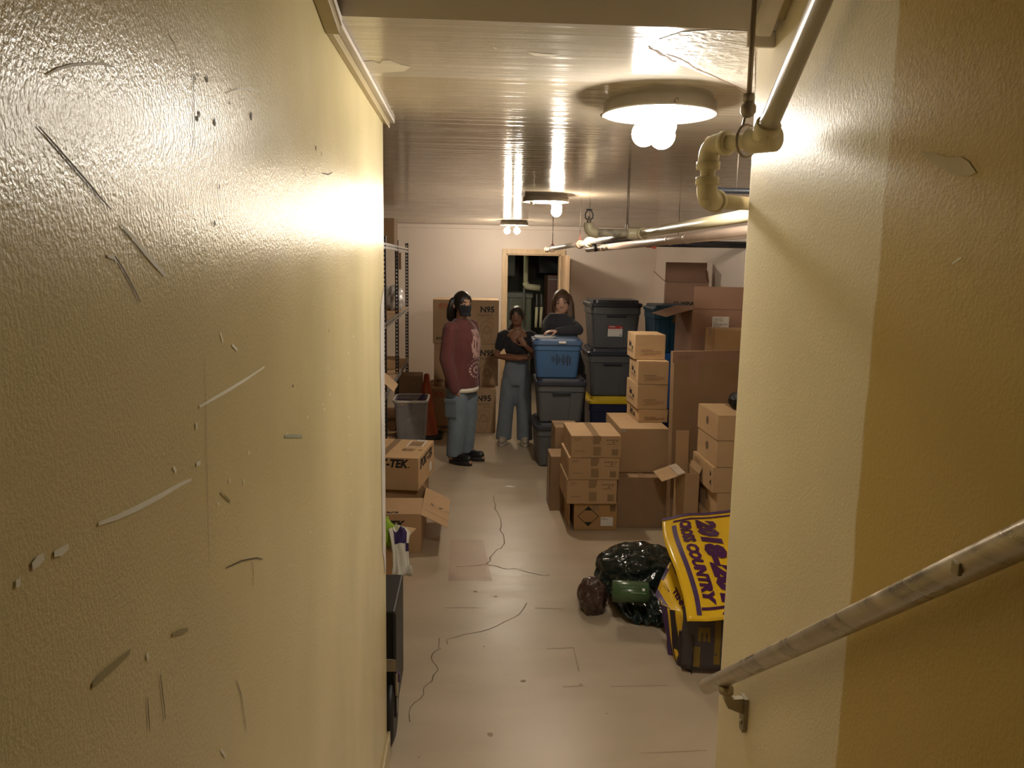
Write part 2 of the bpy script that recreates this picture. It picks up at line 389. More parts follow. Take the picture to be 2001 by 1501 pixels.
# marks on the left wall (traced in the wall's own plane, each its own piece)
def wall_mark(parent, X, pts, wd, m, off=.0012, name='scratch'):
    P = [atX(x, y, X) for x, y in pts]; vs = []; n = len(P)
    for i, p in enumerate(P):
        t = (P[min(i+1, n-1)]-P[max(i-1, 0)]); t.x = 0
        if t.length < 1e-6: t = Vector((0, 1, 0))
        t.normalize(); nn = Vector((0, -t.z, t.y))
        ww = wd*(.35+.65*math.sin(PI*(i+.5)/n))
        vs += [p+nn*ww/2, p-nn*ww/2]
    for v in vs: v.x = X+(off if X < 0 else -off)
    return mesh(name, vs, [(2*i, 2*i+1, 2*i+3, 2*i+2) for i in range(n-1)], m, parent)
MK = [([(90, 146), (110, 135), (140, 127), (175, 124), (205, 126), (222, 131)], .0022, M_SCUFFL),
      ([(72, 247), (95, 272), (130, 312), (165, 352), (195, 388), (215, 410)], .0024, M_SCUFFD),
      ([(235, 440), (256, 462), (280, 492), (302, 518), (322, 540)], .005, M_SCUFFL),
      ([(222, 500), (238, 525), (255, 556), (272, 590)], .0024, M_SCUFFD), ([(208, 500), (222, 503), (228, 512)], .004, M_SCUFFL),
      ([(388, 795), (412, 781), (440, 765), (478, 742), (515, 717)], .0045, M_SCUFFL),
      ([(190, 1024), (226, 1011), (262, 995), (310, 970), (350, 947), (372, 937)], .006, M_SCUFFL),
      ([(60, 1107), (72, 1096), (83, 1087)], .008, M_SCUFFL), ([(103, 1083), (118, 1077), (131, 1068)], .007, M_SCUFFL), ([(28, 1141), (37, 1137)], .007, M_SCUFFL),
      ([(373, 110), (376, 150), (377, 200), (378, 290)], .0018, M_SCUFFD), ([(397, 700), (400, 780), (402, 900), (405, 1040), (407, 1110)], .0012, M_SCUFFD),
      ([(178, 1340), (196, 1322), (222, 1300), (252, 1273)], .008, M_SCUFFG), ([(335, 1240), (352, 1234), (366, 1230)], .006, M_SCUFFG),
      ([(311, 1318), (315, 1350), (321, 1405)], .002, M_SCUFFD), ([(461, 1330), (470, 1358), (480, 1428)], .002, M_SCUFFD), ([(286, 1362), (288, 1395), (290, 1430)], .002, M_SCUFFD),
      ([(440, 1110), (470, 1096), (500, 1090), (512, 1093)], .002, M_SCUFFD), ([(491, 1097), (494, 1120), (493, 1145)], .002, M_SCUFFD),
      ([(555, 853), (572, 852), (590, 853)], .007, mat('teal scuff', (.35, .38, .27), .5)), ([(430, 962), (440, 972), (449, 980)], .004, M_SCUFFG),
      ([(285, 1278), (288, 1288)], .006, M_SCUFFL), ([(429, 650), (434, 668)], .004, M_SCUFFL), ([(452, 674), (462, 684)], .005, M_SCUFFL), ([(430, 1200+265), (440, 1480)], .004, M_SCUFFL),
      ([(628, 338), (640, 341), (648, 337)], .003, M_SCUFFD), ([(592, 328), (596, 344)], .003, M_SCUFFD), ([(382, 826), (382, 838)], .006, M_SCUFFL), ([(337, 912), (342, 922)], .005, M_SCUFFL),
      ([(330, 68), (340, 82), (352, 110)], .002, M_SCUFFL), ([(440, 182), (470, 172), (508, 179)], .0015, M_SCUFFL), ([(382, 908), (390, 904)], .006, M_SCUFFL)]
for pts, wd, mm in MK: wall_mark(wl, XL, pts, wd, mm)
def nick(parent, X, x, y, r, m, k=9):
    p = atX(x, y, X); off = .0011 if X < 0 else -.0011; rr = random.Random(int(x*7+y))
    mesh('nick', [(X+off, p.y+math.cos(a)*r*.55*rr.uniform(.6, 1.2), p.z+math.sin(a)*r*.75*rr.uniform(.6, 1.2)) for a in [i/k*2*PI for i in range(k)]], [tuple(range(k))], m, parent)
for x, y, r in ((379, 152, .005), (385, 146, .004), (403, 154, .006), (388, 222, .006), (384, 232, .006), (418, 238, .007), (490, 228, .009), (617, 290, .008), (628, 300, .007), (418, 436, .006), (427, 365, .005), (572, 754, .006), (642, 646, .006), (447, 200, .004)):
    nick(wl, XL, x, y, r, M_SCUFFD)
for x, y in ((640, 720), (644, 770), (630, 790), (633, 800), (680, 690), (682, 740), (681, 815), (683, 850), (682, 880), (684, 925), (684, 960), (686, 1005), (600, 815), (560, 848), (485, 885), (447, 940), (475, 941), (425, 985), (605, 1040), (724, 990), (718, 1050), (640, 900-185), (690, 658)):
    nick(wl, XL, x, y, .0045, M_SCUFFL)
# flaked paint on the right wall and a small white dot
pc = [atX(x, y, XR) for x, y in ((1801, 297), (1830, 300), (1852, 308), (1880, 306), (1895, 316), (1909, 337), (1895, 344), (1868, 344), (1848, 333), (1820, 318))]
mesh('paint_chip', [(XR-.0012, p.y, p.z) for p in pc], [tuple(range(len(pc)))], mat('bare chipped plaster', (.56, .48, .30), .55), wr)
nick(wr, XR, 1949, 388, .002, M_SCUFFL); nick(wr, XR, 1909, 368, .002, M_RUST)
wall_mark(wr, XR, [(1438, 1255), (1442, 1300), (1449, 1350), (1453, 1378)], .0016, M_SCUFFL)
wall_mark(wr, XR, [(1862, 516), (1872, 508), (1880, 504)], .003, M_SCUFFL)
# cracks in the floor
def floor_mark(pts, wd, m, name='crack', z=.0008):
    P = [atZ(x, y, 0) for x, y in pts]
    Q = []
    for i in range(len(P)-1):
        Q.append(P[i])
        if name == 'crack':
            mid = (P[i]+P[i+1])/2; d = (P[i+1]-P[i]); mid += Vector((-d.y, d.x, 0))*rnd.uniform(-.10, .10); Q.append(mid)
    Q.append(P[-1]); vs = []; n = len(Q)
    for i, p in enumerate(Q):
        t = (Q[min(i+1, n-1)]-Q[max(i-1, 0)]).normalized(); nn = Vector((-t.y, t.x, 0))
        ww = wd*rnd.uniform(.6, 1.2)
        vs += [(p+nn*ww/2), (p-nn*ww/2)]
    for v in vs: v.z = z
    return mesh(name, vs, [(2*i, 2*i+1, 2*i+3, 2*i+2) for i in range(n-1)], m, floor)
def sc(pts, s, ox, oy): return [(ox+x/s, oy+y/s) for x, y in pts]
floor_mark(sc([(605, 400), (625, 500), (650, 590), (690, 740), (715, 840), (725, 940), (690, 990), (620, 1030), (575, 1080), (570, 1130), (520, 1170)], 5.773, 860, 900), .006, M_CRACK)
floor_mark(sc([(180, 1200), (400, 1188), (520, 1172), (640, 1190), (740, 1225), (830, 1220), (920, 1240), (1030, 1270), (1180, 1300), (1240, 1290)], 5.773, 860, 900), .006, M_CRACK)
floor_mark(sc([(780, 120), (750, 170), (690, 215), (600, 260), (500, 295), (400, 312), (290, 345), (295, 375)], 3.127, 780, 1140), .004, M_CRACK)
floor_mark(sc([(255, 400), (205, 430), (205, 480), (238, 530), (200, 600), (150, 640), (150, 680), (95, 730), (60, 790), (65, 850)], 3.127, 780, 1140), .0045, M_CRACK)
floor_mark(sc([(245, 335), (240, 400)], 3.127, 780, 1140), .003, M_CRACK)
M_LINE = mat('faint floor line', (.33, .25, .17), .6)
for p in ([(900, 400), (1065, 394)], [(1065, 394), (1098, 540)], [(1000, 634), (1130, 628)], [(1290, 632), (1640, 624)], [(280, 150), (480, 150)], [(830, 152), (1000, 156)], [(1470, 1040), (1880, 1022)]):
    floor_mark(sc(p, 3.127, 780, 1140), .007, M_LINE, 'floor_line')
for x, y, r in ((590, 80, .018), (465, 50, .02), (762, 598, .02), (555, 925, .022), (120, 1065, .008), (518, 388, .012), (1110, 620, .016), (1270, 797, .012)):
    p = atZ(780+x/3.127, 1140+y/3.127, 0)
    mesh('floor_pit', [(p.x+math.cos(a)*r*.7*rnd.uniform(.6, 1.2), p.y+math.sin(a)*r*.6*rnd.uniform(.6, 1.2), .0009) for a in [i/9*2*PI for i in range(9)]], [tuple(range(9))], M_LINE, floor)
pq = [atZ(*p, 0) for p in ((876, 1136), (962, 1136), (944, 1055), (880, 1055))]
mesh('floor_patch', [(p.x, p.y, .0005) for p in pq], [(0, 1, 2, 3)], M_PATCH, floor)
def ceil_poly(name, pts, m, dz):
    P = [atZ(x, y, ZC) for x, y in pts]
    return mesh(name, [(p.x, p.y, ZC-dz) for p in P], [tuple(range(len(P)))], m, ceil)
ceil_poly('peeled_plaster', [(1268, 93), (1288, 76), (1330, 62), (1400, 57), (1474, 60), (1476, 186), (1452, 178), (1425, 160), (1385, 148), (1345, 132), (1318, 122), (1296, 108)], mat('bare rough plaster', (.60, .555, .48), .5, var=.12, vscale=12, bump=.9, bscale=38), .0012)
def ceil_line(pts, wd, m):
    P = [atZ(x, y, ZC) for x, y in pts]; vs = []; n = len(P)
    for i, p in enumerate(P):
        t_ = (P[min(i+1, n-1)]-P[max(i-1, 0)]).normalized(); w_ = wd*rnd.uniform(.3, 1.2)
        vs += [(p.x-t_.y*w_/2, p.y+t_.x*w_/2, ZC-.002), (p.x+t_.y*w_/2, p.y-t_.x*w_/2, ZC-.002)]
    return mesh('plaster_crack', vs, [(2*i, 2*i+1, 2*i+3, 2*i+2) for i in range(n-1)], m, ceil)
M_PC = mat('broken plaster edge', (.22, .13, .075), .9, var=.3, vscale=30)
ceil_line([(1266, 91), (1275, 96), (1284, 99), (1292, 106), (1304, 110), (1312, 117), (1322, 120)], .010, M_PC); ceil_line([(1300, 104), (1325, 112), (1345, 122), (1356, 131), (1372, 137)], .006, M_PC); ceil_line([(1360, 134), (1385, 143), (1410, 155), (1440, 168), (1462, 180)], .004, M_PC)
ceil_poly('paint_flake', [(704, 120), (728, 118), (742, 124), (748, 117), (762, 117), (784, 126), (803, 130), (790, 139), (752, 141), (712, 140)], mat('bare white primer', (.66, .61, .53), .6), .001)
ceil_poly('paint_flake', [(1030, 101), (1060, 104), (1096, 106), (1080, 110), (1044, 108)], MATS['bare white primer'], .001); ceil_poly('paint_flake', [(962, 90), (976, 95), (966, 95)], MATS['bare white primer'], .001)
# the door: casing, leaf standing open into the room
dr = empty('door_1', (0, 0, 0)); struct(dr, 'open doorway with pale pine casing')
boxo('casing', (DX0-.065, YB-.022, 0), (DX0, YB, DZ+.07), M_WOOD, dr, bevel=.004)
boxo('casing', (DX1, YB-.022, 0), (DX1+.065, YB, DZ+.07), M_WOOD, dr, bevel=.004)
boxo('casing', (DX0, YB-.022, DZ), (DX1, YB, DZ+.07), M_WOOD, dr, bevel=.004)
for a, b in (((DX0, YB, 0), (DX0+.015, YB+.15, DZ)), ((DX1-.015, YB, 0), (DX1, YB+.15, DZ)), ((DX0, YB, DZ-.015), (DX1, YB+.15, DZ))): boxo('jamb', a, b, M_WOOD, dr)
boxo('door_leaf', (DX1+.004, YB-.73, .012), (DX1+.042, YB-.024, DZ-.012), M_DOOR, dr, bevel=.003)
for z in (.25, 1.05, 1.82): boxo('hinge', (DX1-.004, YB-.045, z-.045), (DX1+.006, YB-.021, z+.045), M_ALU, dr)
lathe('door_knob', [(.0, 0), (.012, .0), (.012, .03), (.028, .04), (.03, .055), (.02, .068), (.0, .07)], M_ALU, dr, 16, Matrix.Translation((DX1+.004, YB-.67, .98)) @ Matrix.Rotation(-PI/2, 4, 'Y'))
# room behind the doorway
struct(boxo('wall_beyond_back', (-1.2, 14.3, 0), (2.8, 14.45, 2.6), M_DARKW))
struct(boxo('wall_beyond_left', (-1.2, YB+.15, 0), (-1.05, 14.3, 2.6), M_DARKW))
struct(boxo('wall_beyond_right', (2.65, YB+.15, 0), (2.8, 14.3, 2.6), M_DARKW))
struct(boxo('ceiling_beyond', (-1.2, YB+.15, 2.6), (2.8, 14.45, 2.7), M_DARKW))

# ------------------------------------------------------------------ ceiling fixtures
def bulb_profile(r=.039):
    p = [(.013, 0), (.0135, .012), (.018, .024)]
    for k in range(1, 9):
        a = -.95+k/8*(PI/2*.98+.95); p.append((r*math.cos(a), .055+r*math.sin(a)))
    return p
def fixture(loc, label, bm_i, bulbs, spare=None):
    t = thing('ceiling_light', label, 'ceiling light', loc, 0, 'ceiling fixtures with bare bulbs')
    lathe('pan', [(.158, 0), (.160, -.018), (.171, -.022), (.171, -.050), (.174, -.052), (.174, -.056), (.166, -.056), (.164, -.02)], M_PAN, t, 48)
    lathe('reflector', [(.165, -.046), (.158, -.02), (.11, -.013), (.0, -.012)], M_REFL, t, 48)
    for k in range(3):
        a = math.radians(-88+k*120); d = Vector((math.cos(a), math.sin(a), 0))
        tube('thumbscrew', [d*.168+Vector((0, 0, -.044)), d*.188+Vector((0, 0, -.044))], .0045, M_ROD, t, 8)
    for (px, py, tilt, az) in bulbs+([spare] if spare else []):
        dirv = Vector((math.sin(tilt)*math.cos(az), math.sin(tilt)*math.sin(az), -math.cos(tilt)))
        q = Vector((0, 0, 1)).rotation_difference(dirv).to_matrix().to_4x4()
        mx = Matrix.Translation((px, py, -.014)) @ q
        tube('socket_stem', [Vector((px, py, -.012)), Vector((px, py, -.012))+dirv*.03], .008, M_ROD, t, 10)
        sk = lathe('socket', [(.0, .018), (.017, .020), (.019, .03), (.019, .062), (.016, .064), (.0, .064)], M_SOCK, t, 18, mx)
        if (px, py, tilt, az) != spare:
            lathe('bulb', bulb_profile(), M_BULBC[bm_i], t, 18, mx @ Matrix.Translation((0, 0, .058)))
    return t
fixture((.572, 2.507, ZC), 'round ceiling pan with three glaring bare bulbs beside the cream pipe elbow', 0, [(.008, -.045, .16, -2.2), (.016, .0, .55, 3.1), (-.062, .045, 1.0, .2)])
fixture((.558, 6.07, ZC), 'round ceiling pan with bare bulbs and one empty socket, middle of its row', 1, [(.06, -.03, .2, -.8), (.01, .03, .8, -.5)], (-.08, -.02, .6, -2.5))
fixture((.526, 9.84, ZC), 'round ceiling pan with two bare bulbs near the back wall', 2, [(-.06, -.03, .3, -2.5), (.02, -.03, .3, -1.2)])

# ------------------------------------------------------------------ pipes
def coupling(parent, p, d, r, l, m=M_PIPEC, name='coupling'):
    p = Vector(p); d = Vector(d).normalized()
    return tube(name, [p-d*l/2, p-d*l/2*.92, p+d*l/2*.92, p+d*l/2], [r*.93, r, r, r*.93], m, parent, 18)
def rod(parent, x, y, z0, z1, r=.0045, name='hanger_rod'):
    return tube(name, [(x, y, z0), (x, y, z1)], r, M_ROD, parent, 8)
def clevis(parent, p, r):
    p = Vector(p); bm = bmesh.new()
    pts = [p+Vector((math.cos(a)*r, 0, math.sin(a)*r)) for a in [k/20*2*PI for k in range(21)]]
    add_sweep(bm, pts, [(.003, .009)]*21, 8, hint=(1, 0, 0)); return bmobj('pipe_clamp', bm, M_RUST, parent, True)
pd = thing('sprinkler_riser', 'cream pipe bending down off the soffit through two elbows', 'pipe')
T = Vector((.602, 1.683, 2.213)); TT = Vector((.602, -.6, 2.213+.80*2.283)); E1 = atY(1386, 283, 1.80); E2 = Vector((E1.x, E1.y, atY(1384, 392, 1.80).z)); EN = Vector((.872, 2.21, 2.118))
R1 = .0183
tube('pipe', [T, TT], .0202, mat('grey cream pipe', (.47, .42, .33), .33, var=.06), pd, 20)
tube('pipe', [T+Vector((.02, -.02, 0)), E1], R1, M_PIPEC, pd, 20)
coupling(pd, T, (T-E1), .0275, .067, name='tee'); coupling(pd, T+(TT-T).normalized()*.02, (TT-T), .026, .045, name='tee')
tube('pipe', [E1, E2], .0165, M_PIPEC, pd, 20)
d = (EN-E2).normalized()
tube('pipe', [E2, EN], .0165, M_PIPEC, pd, 20)
tube('elbow', arc_path([E1+(T-E1).normalized()*.05, E1, E1+Vector((0, 0, -.05))], .031), .0228, M_PIPEC, pd, 18)
coupling(pd, E1+Vector((0, 0, -.045)), (0, 0, 1), .026, .018, name='collar'); coupling(pd, E1+(T-E1).normalized()*.045, (T-E1), .026, .016, name='collar')
tube('elbow', arc_path([E2+Vector((0, 0, .05)), E2, E2+d*.055], .031), .0228, M_PIPEC, pd, 18)
coupling(pd, E2+Vector((0, 0, .042)), (0, 0, 1), .026, .018, name='collar'); coupling(pd, E2+d*.052, d, .026, .016, name='collar')
hx, hy = .574, 1.70
rod(pd, hx, hy, T.z+.045, ZC+.075, .0056)
lathe('swivel_nut', [(.0, -.016), (.010, -.015), (.016, -.006), (.016, .006), (.010, .015), (.0, .016)], M_ROD, pd, 16, Matrix.Translation((hx, hy, T.z+.062)))
lathe('rod_nut', [(.0, -.008), (.012, -.008), (.012, .008), (.0, .008)], M_ROD, pd, 6, Matrix.Translation((hx, hy, T.z+.085)))
bm = bmesh.new(); hp = Vector((hx, hy, T.z)); cdir = (T-E1).normalized(); q = cdir.to_track_quat('Z', 'Y')
pc0 = T-cdir*.04
loop = [hp+Vector((0, 0, .05))]+[pc0+q @ Vector((math.cos(a)*.033, math.sin(a)*.033, 0)) for a in [k/16*2*PI for k in range(17)]]
add_sweep(bm, loop[1:], .003, 6); bmobj('loop_hanger', bm, M_ROD, pd, True)
tube('loop_strap', [pc0+Vector((-.01, 0, .032)), hp+Vector((-.004, 0, .055))], .003, M_ROD, pd, 6)

pm = thing('sprinkler_main', 'long cream and grey sprinkler main hung under the ceiling on rods', 'pipe')
MXc, MZ = .918, 2.12
tube('pipe', [(MXc, 1.92, MZ), (MXc, 4.28, MZ)], .0225, M_PIPEC, pm, 20)
tube('pipe', [(MXc, 4.28, MZ), (MXc, 6.15, MZ)], .021, M_PIPEG, pm, 20)
tube('pipe', [(MXc, 6.15, MZ), (MXc, 9.72, MZ)], .0225, mat('pale painted pipe', (.50, .45, .38), .35, var=.1), pm, 20)
coupling(pm, (MXc, 4.33, MZ), (0, 1, 0), .032, .10, name='tee'); coupling(pm, (MXc-.04, 4.33, MZ), (1, 0, 0), .030, .07, name='tee')
coupling(pm, (MXc, 6.1, MZ), (0, 1, 0), .036, .10); coupling(pm, (MXc, 6.25, MZ), (0, 1, 0), .040, .05)
coupling(pm, (MXc, 6.78, MZ), (0, 1, 0), .033, .07); coupling(pm, (MXc, 9.70, MZ), (0, 1, 0), .033, .07, name='end_cap')
tube('drain_plug', [(MXc+.01, 6.05, MZ-.02), (MXc+.03, 6.05, MZ-.07)], .014, M_RUBBER, pm, 10)
tube('branch', [(MXc-.02, 4.33, MZ), (.645, 4.33, MZ)], .0205, mat('chipped cream pipe', (.40, .36, .27), .45, var=.55, vscale=22), pm, 18)
tube('elbow', arc_path([(.68, 4.33, MZ), (.632, 4.33, MZ), (.632, 4.33, MZ+.05)], .035), .027, M_PIPEC, pm, 18)
sh = lathe('sprinkler_head', [(.0, 0), (.012, 0), (.012, .018), (.007, .022), (.006, .034), (.0, .036)], M_ROD, pm, 14, Matrix.Translation((.632, 4.33, MZ+.05)))
bm = bmesh.new(); pz = MZ+.066
add_sweep(bm, [(.632-.006, 4.33, pz), (.632-.019, 4.33, pz+.01), (.632-.021, 4.33, pz+.03), (.632-.012, 4.33, pz+.048), (.632, 4.33, pz+.053), (.632+.012, 4.33, pz+.048), (.632+.021, 4.33, pz+.03), (.632+.019, 4.33, pz+.01), (.632+.006, 4.33, pz)], .0035, 8)
bmobj('frame_arms', bm, M_PIPEB, sh, True)
lathe('deflector', [(.0, 0), (.018, 0), (.018, .003), (.0, .003)], M_PIPEB, sh, 16, Matrix.Translation((.632, 4.33, pz+.054)))
for y in (6.78, 9.05):
    rod(pm, MXc, y, MZ+.05, ZC); clevis(pm, (MXc, y, MZ), .037)
    boxo('beam_clamp', (MXc-.014, y-.008, MZ+.035), (MXc+.014, y+.008, MZ+.05), M_RUST, pm)
    boxo('beam_clamp', (MXc-.005, y-.005, MZ+.05), (MXc+.005, y+.005, MZ+.085), M_RUST, pm)
rod(pm, .84, 4.33, MZ+.02, ZC, .006); coupling(pm, (.84, 4.33, MZ+.03), (0, 0, 1), .010, .04, M_ROD, 'rod_nut')
rod(pm, MXc, 2.3, MZ+.02, ZC, .004)

pp = thing('drain_pipe', 'pinkish pipe running below and right of the cream sprinkler main', 'pipe')
tube('pipe', [(1.055, 1.92, 2.085), (1.055, 7.25, 2.085)], .0245, M_PIPEP, pp, 20)
for y in (3.9, 4.25, 6.4): coupling(pp, (1.055, y, 2.085), (0, 1, 0), .027, .03, M_PIPEP)
for y in (2.6, 7.2): rod(pp, 1.055, y, 2.10, ZC, .003)
pb = thing('cross_pipe', 'dark steel pipe crossing the room towards the right wall', 'pipe')
zb = atY(1300, 476, 7.35).z
tube('pipe', [(1.19, 7.35, zb), (XRR, 7.35, zb)], .031, M_PIPEB, pb, 20)
coupling(pb, (1.25, 7.35, zb), (1, 0, 0), .038, .05, M_PIPEB); coupling(pb, (1.58, 7.35, zb), (1, 0, 0), .036, .05, M_ROD)
coupling(pb, (atY(1268, 478, 7.35).x, 7.35, zb), (1, 0, 0), .040, .05, M_REDV, 'red_coupling')
boxo('coupling_bolt', (1.655, 7.29, zb-.05), (1.685, 7.32, zb+.03), M_REDV, pb)
rod(pb, 1.9, 7.35, zb+.03, ZC, .004)
pcn = thing('conduit', 'thin dark conduit close under the ceiling behind the elbow pipe', 'pipe')
tube('pipe', [atY(1398, 372, 3.1), Vector((2.5, 3.1, atY(1398, 372, 3.1).z))], .011, M_PIPEB, pcn, 12)
for x in (1.02, 2.2): rod(pcn, x, 3.1, atY(1398, 372, 3.1).z+.008, ZC, .003)

# ------------------------------------------------------------------ handrail
hr = thing('handrail', 'worn steel tube handrail sloping down the right stair wall', 'handrail')
r0 = Vector((.607, 1.851, .902)); sl = -.727; r1 = Vector((.607, -.9, .902-sl*(1.851+.9)))
dv = (r1-r0).normalized()
tube('rail', [r0, r1], .0193, M_STEEL, hr, 28, round_ends=5)
def rail_bracket(yy):
    c = r0+dv*((1.851-yy)/-dv.y)
    z = c.z
    lathe('saddle', [(.0, -.010), (.017, -.010), (.017, .004), (.0, .004)], M_BRKT, hr, 16, Matrix.Translation((.609, yy, z-.028)))
    bm = bmesh.new()
    prof = [(.603, z-.033), (.617, z-.033), (.622, z-.052), (.652, z-.050), (.652, z-.09), (.635, z-.083), (.614, z-.074), (.605, z-.056)]
    for k, dy in enumerate((-.006, .006)):
        pass
    a = [bm.verts.new((x, yy-.008, zz)) for x, zz in prof]; b = [bm.verts.new((x, yy+.008, zz)) for x, zz in prof]
    ringbridge(bm, a, b); bm.faces.new(a); bm.faces.new(b[::-1])
    arm = bmobj('bracket_arm', bm, M_BRKT, hr)
    bm = bmesh.new()
    pr = [(-.016, .028), (.016, .028), (.016, -.055), (.010, -.068), (-.010, -.068), (-.016, -.055)]
    a = [bm.verts.new((.650, yy+u*.9, z-.074+v*.9)) for u, v in pr]; b = [bm.verts.new((.6595, yy+u*.9, z-.074+v*.9)) for u, v in pr]
    ringbridge(bm, a, b); bm.faces.new(a[::-1]); bm.faces.new(b)
    pl = bmobj('wall_plate', bm, M_BRKT, hr)
    lathe('screw', [(.0, 0), (.006, 0), (.005, .003), (.0, .004)], M_ROD, pl, 12, Matrix.Translation((.650, yy, z-.112)) @ Matrix.Rotation(-PI/2, 4, 'Y'))
rail_bracket(1.717); rail_bracket(.2)
boxo('rail_tab', (.585, .880, r0.z-sl*(1.851-.89)-.012), (.591, .896, r0.z-sl*(1.851-.89)+.004), M_BRKT, hr, bevel=.002)

# ------------------------------------------------------------------ cartons
def carton(label, x, y, z, w, d, h, rz=0, m=M_KRAFT, tape='y', group=None, name='carton', tapew=.05, open_=None, tape_mat=None):
    """closed carton on its base centre; open_: dict of flaps {'front','back','left','right'}: opening angle (0 = shut, 90 = upright, 180+ = hanging outside)"""
    t = thing(name, label, 'box', (x, y, z+.0014), math.radians(rz), group)
    th = .004; h = h-.0024
    if open_ is None:
        boxo('body', (-w/2, -d/2, 0), (w/2, d/2, h-th), m, t, bevel=.003)
        g = .0012
        if tape == 'y':      # flaps meet along the depth
            boxo('top_flap', (-w/2+.001, -d/2+.001, h-th), (-g, d/2-.001, h), m, t)
            boxo('top_flap', (g, -d/2+.001, h-th), (w/2-.001, d/2-.001, h-.0005), m, t)
            tp = [(-tapew/2, -d/2-.0008, h-.06), (tapew/2, -d/2-.0008, h-.06), (-tapew/2, -d/2-.0008, h+.0008), (tapew/2, -d/2-.0008, h+.0008), (-tapew/2, d/2+.0008, h+.0008), (tapew/2, d/2+.0008, h+.0008), (-tapew/2, d/2+.0008, h-.06), (tapew/2, d/2+.0008, h-.06)]
            mesh('packing_tape', tp, [(0, 1, 3, 2), (2, 3, 5, 4), (4, 5, 7, 6)], tape_mat or M_TAPE, t)
        elif tape == 'x':
            boxo('top_flap', (-w/2+.001, -d/2+.001, h-th), (w/2-.001, -g, h), m, t)
            boxo('top_flap', (-w/2+.001, g, h-th), (w/2-.001, d/2-.001, h-.0005), m, t)
            tp = [(-w/2-.0008, -tapew/2, h-.06), (-w/2-.0008, tapew/2, h-.06), (-w/2-.0008, -tapew/2, h+.0008), (-w/2-.0008, tapew/2, h+.0008), (w/2+.0008, -tapew/2, h+.0008), (w/2+.0008, tapew/2, h+.0008), (w/2+.0008, -tapew/2, h-.06), (w/2+.0008, tapew/2, h-.06)]
            mesh('packing_tape', tp, [(0, 1, 3, 2), (2, 3, 5, 4), (4, 5, 7, 6)], tape_mat or M_TAPE, t)
        else:
            boxo('top_flap', (-w/2+.001, -d/2+.001, h-th), (w/2-.001, d/2-.001, h), m, t)
    else:
        bm = bmesh.new()
        add_box(bm, (-w/2, -d/2, 0), (w/2, d/2, th)); add_box(bm, (-w/2, -d/2, th), (w/2, -d/2+th, h)); add_box(bm, (-w/2, d/2-th, th), (w/2, d/2, h))
        add_box(bm, (-w/2, -d/2+th, th), (-w/2+th, d/2-th, h)); add_box(bm, (w/2-th, -d/2+th, th), (w/2, d/2-th, h))
        bmobj('body', bm, m, t)
        for k, v in open_.items():
            ang, L = v[0], v[1]; inset = v[2] if len(v) > 2 else .003
            a = math.radians(ang)
            if k in ('left', 'right'):
                s = -1 if k == 'left' else 1
                mx = Matrix.Translation((s*w/2, 0, h)) @ Matrix.Rotation(-s*(PI-a), 4, 'Y') if False else Matrix.Translation((s*w/2, 0, h)) @ Matrix.Rotation(s*a, 4, 'Y')
                lo, hi = ((-0 if s < 0 else -L), -d/2+inset, 0), ((L if s < 0 else 0), d/2-inset, th)
            else:
                s = -1 if k == 'front' else 1
                mx = Matrix.Translation((0, s*d/2, h)) @ Matrix.Rotation(-s*a, 4, 'X')
                lo, hi = (-w/2+inset, (0 if s < 0 else -L), 0), (w/2-inset, (L if s < 0 else 0), th)
            bm = bmesh.new(); add_box(bm, lo, hi, 0, mx); bmobj('flap', bm, m, t)
    t['dims'] = (w, d, h)
    return t
def FM(t, face):
    w, d, h = t['dims']; return face_matrix(face, w, d, h)
def px_box(x0, x1, yref, Y):
    a = atY(x0, yref, Y).x; b = atY(x1, yref, Y).x
    return (a+b)/2, b-a
def zpx(x, y, Y): return atY(x, y, Y).z

# respirator cartons against the back wall
M_KRAFT5 = mat('mid brown cardboard', (.42, .29, .175), .75, var=.06, vscale=5, bump=.03, bscale=120, spec=.25)
def n95(label, x0, x1, Yf, d, z0, z1, ref, m=M_KRAFT5):
    cx, w = px_box(x0, x1, ref, Yf)
    t = carton(label, cx, Yf+d/2, z0, w, d, z1-z0, m=m, tape='x', group='respirator cartons against the back wall')
    h = z1-z0; F = FM(t, 'front')
    ring_decal('logo_oval', -w*.34, h*.86, .058, .034, .006, t, F, M_INKR); letter('BYD', .045, t, F, -w*.34, h*.86, M_INKR, bold=.02)
    letter('N95', .095, t, F, w*.325, h*.78, M_INK, bold=.03); letter('Respirator', .042, t, F, w*.30, h*.66, M_INKF, bold=.01)
    letter('NIOSH', .028, t, F, w*.37, h*.585, M_INKF)
    letter('BYD CARE', .042, t, F, -w*.32, h*.115, M_INK, bold=.03)
    for (u, v, ru, rv) in ((w*.32, h*.38, .075, .075), (w*.32, h*.22, .055, .09), (w*.32, h*.34, .032, .045)):
        ring_decal('mask_drawing', u, v, ru, rv, .004, t, F, M_INKF)
    return t
zt0 = zpx(900, 760, 9.09); zt1 = zpx(900, 672, 9.30); zt2 = zpx(900, 586, 9.30)
n95('brown N95 respirator carton on the floor, lowest of its stack', 836, 968, 9.09, .72, 0, zt0, 845)
n95('brown N95 respirator carton in the middle of its stack', 848, 973, 9.30, .62, zt0, zt1, 745)
n95('brown N95 respirator carton on top of the stack under the white wall', 846, 975, 9.30, .60, zt1, zt2, 600)

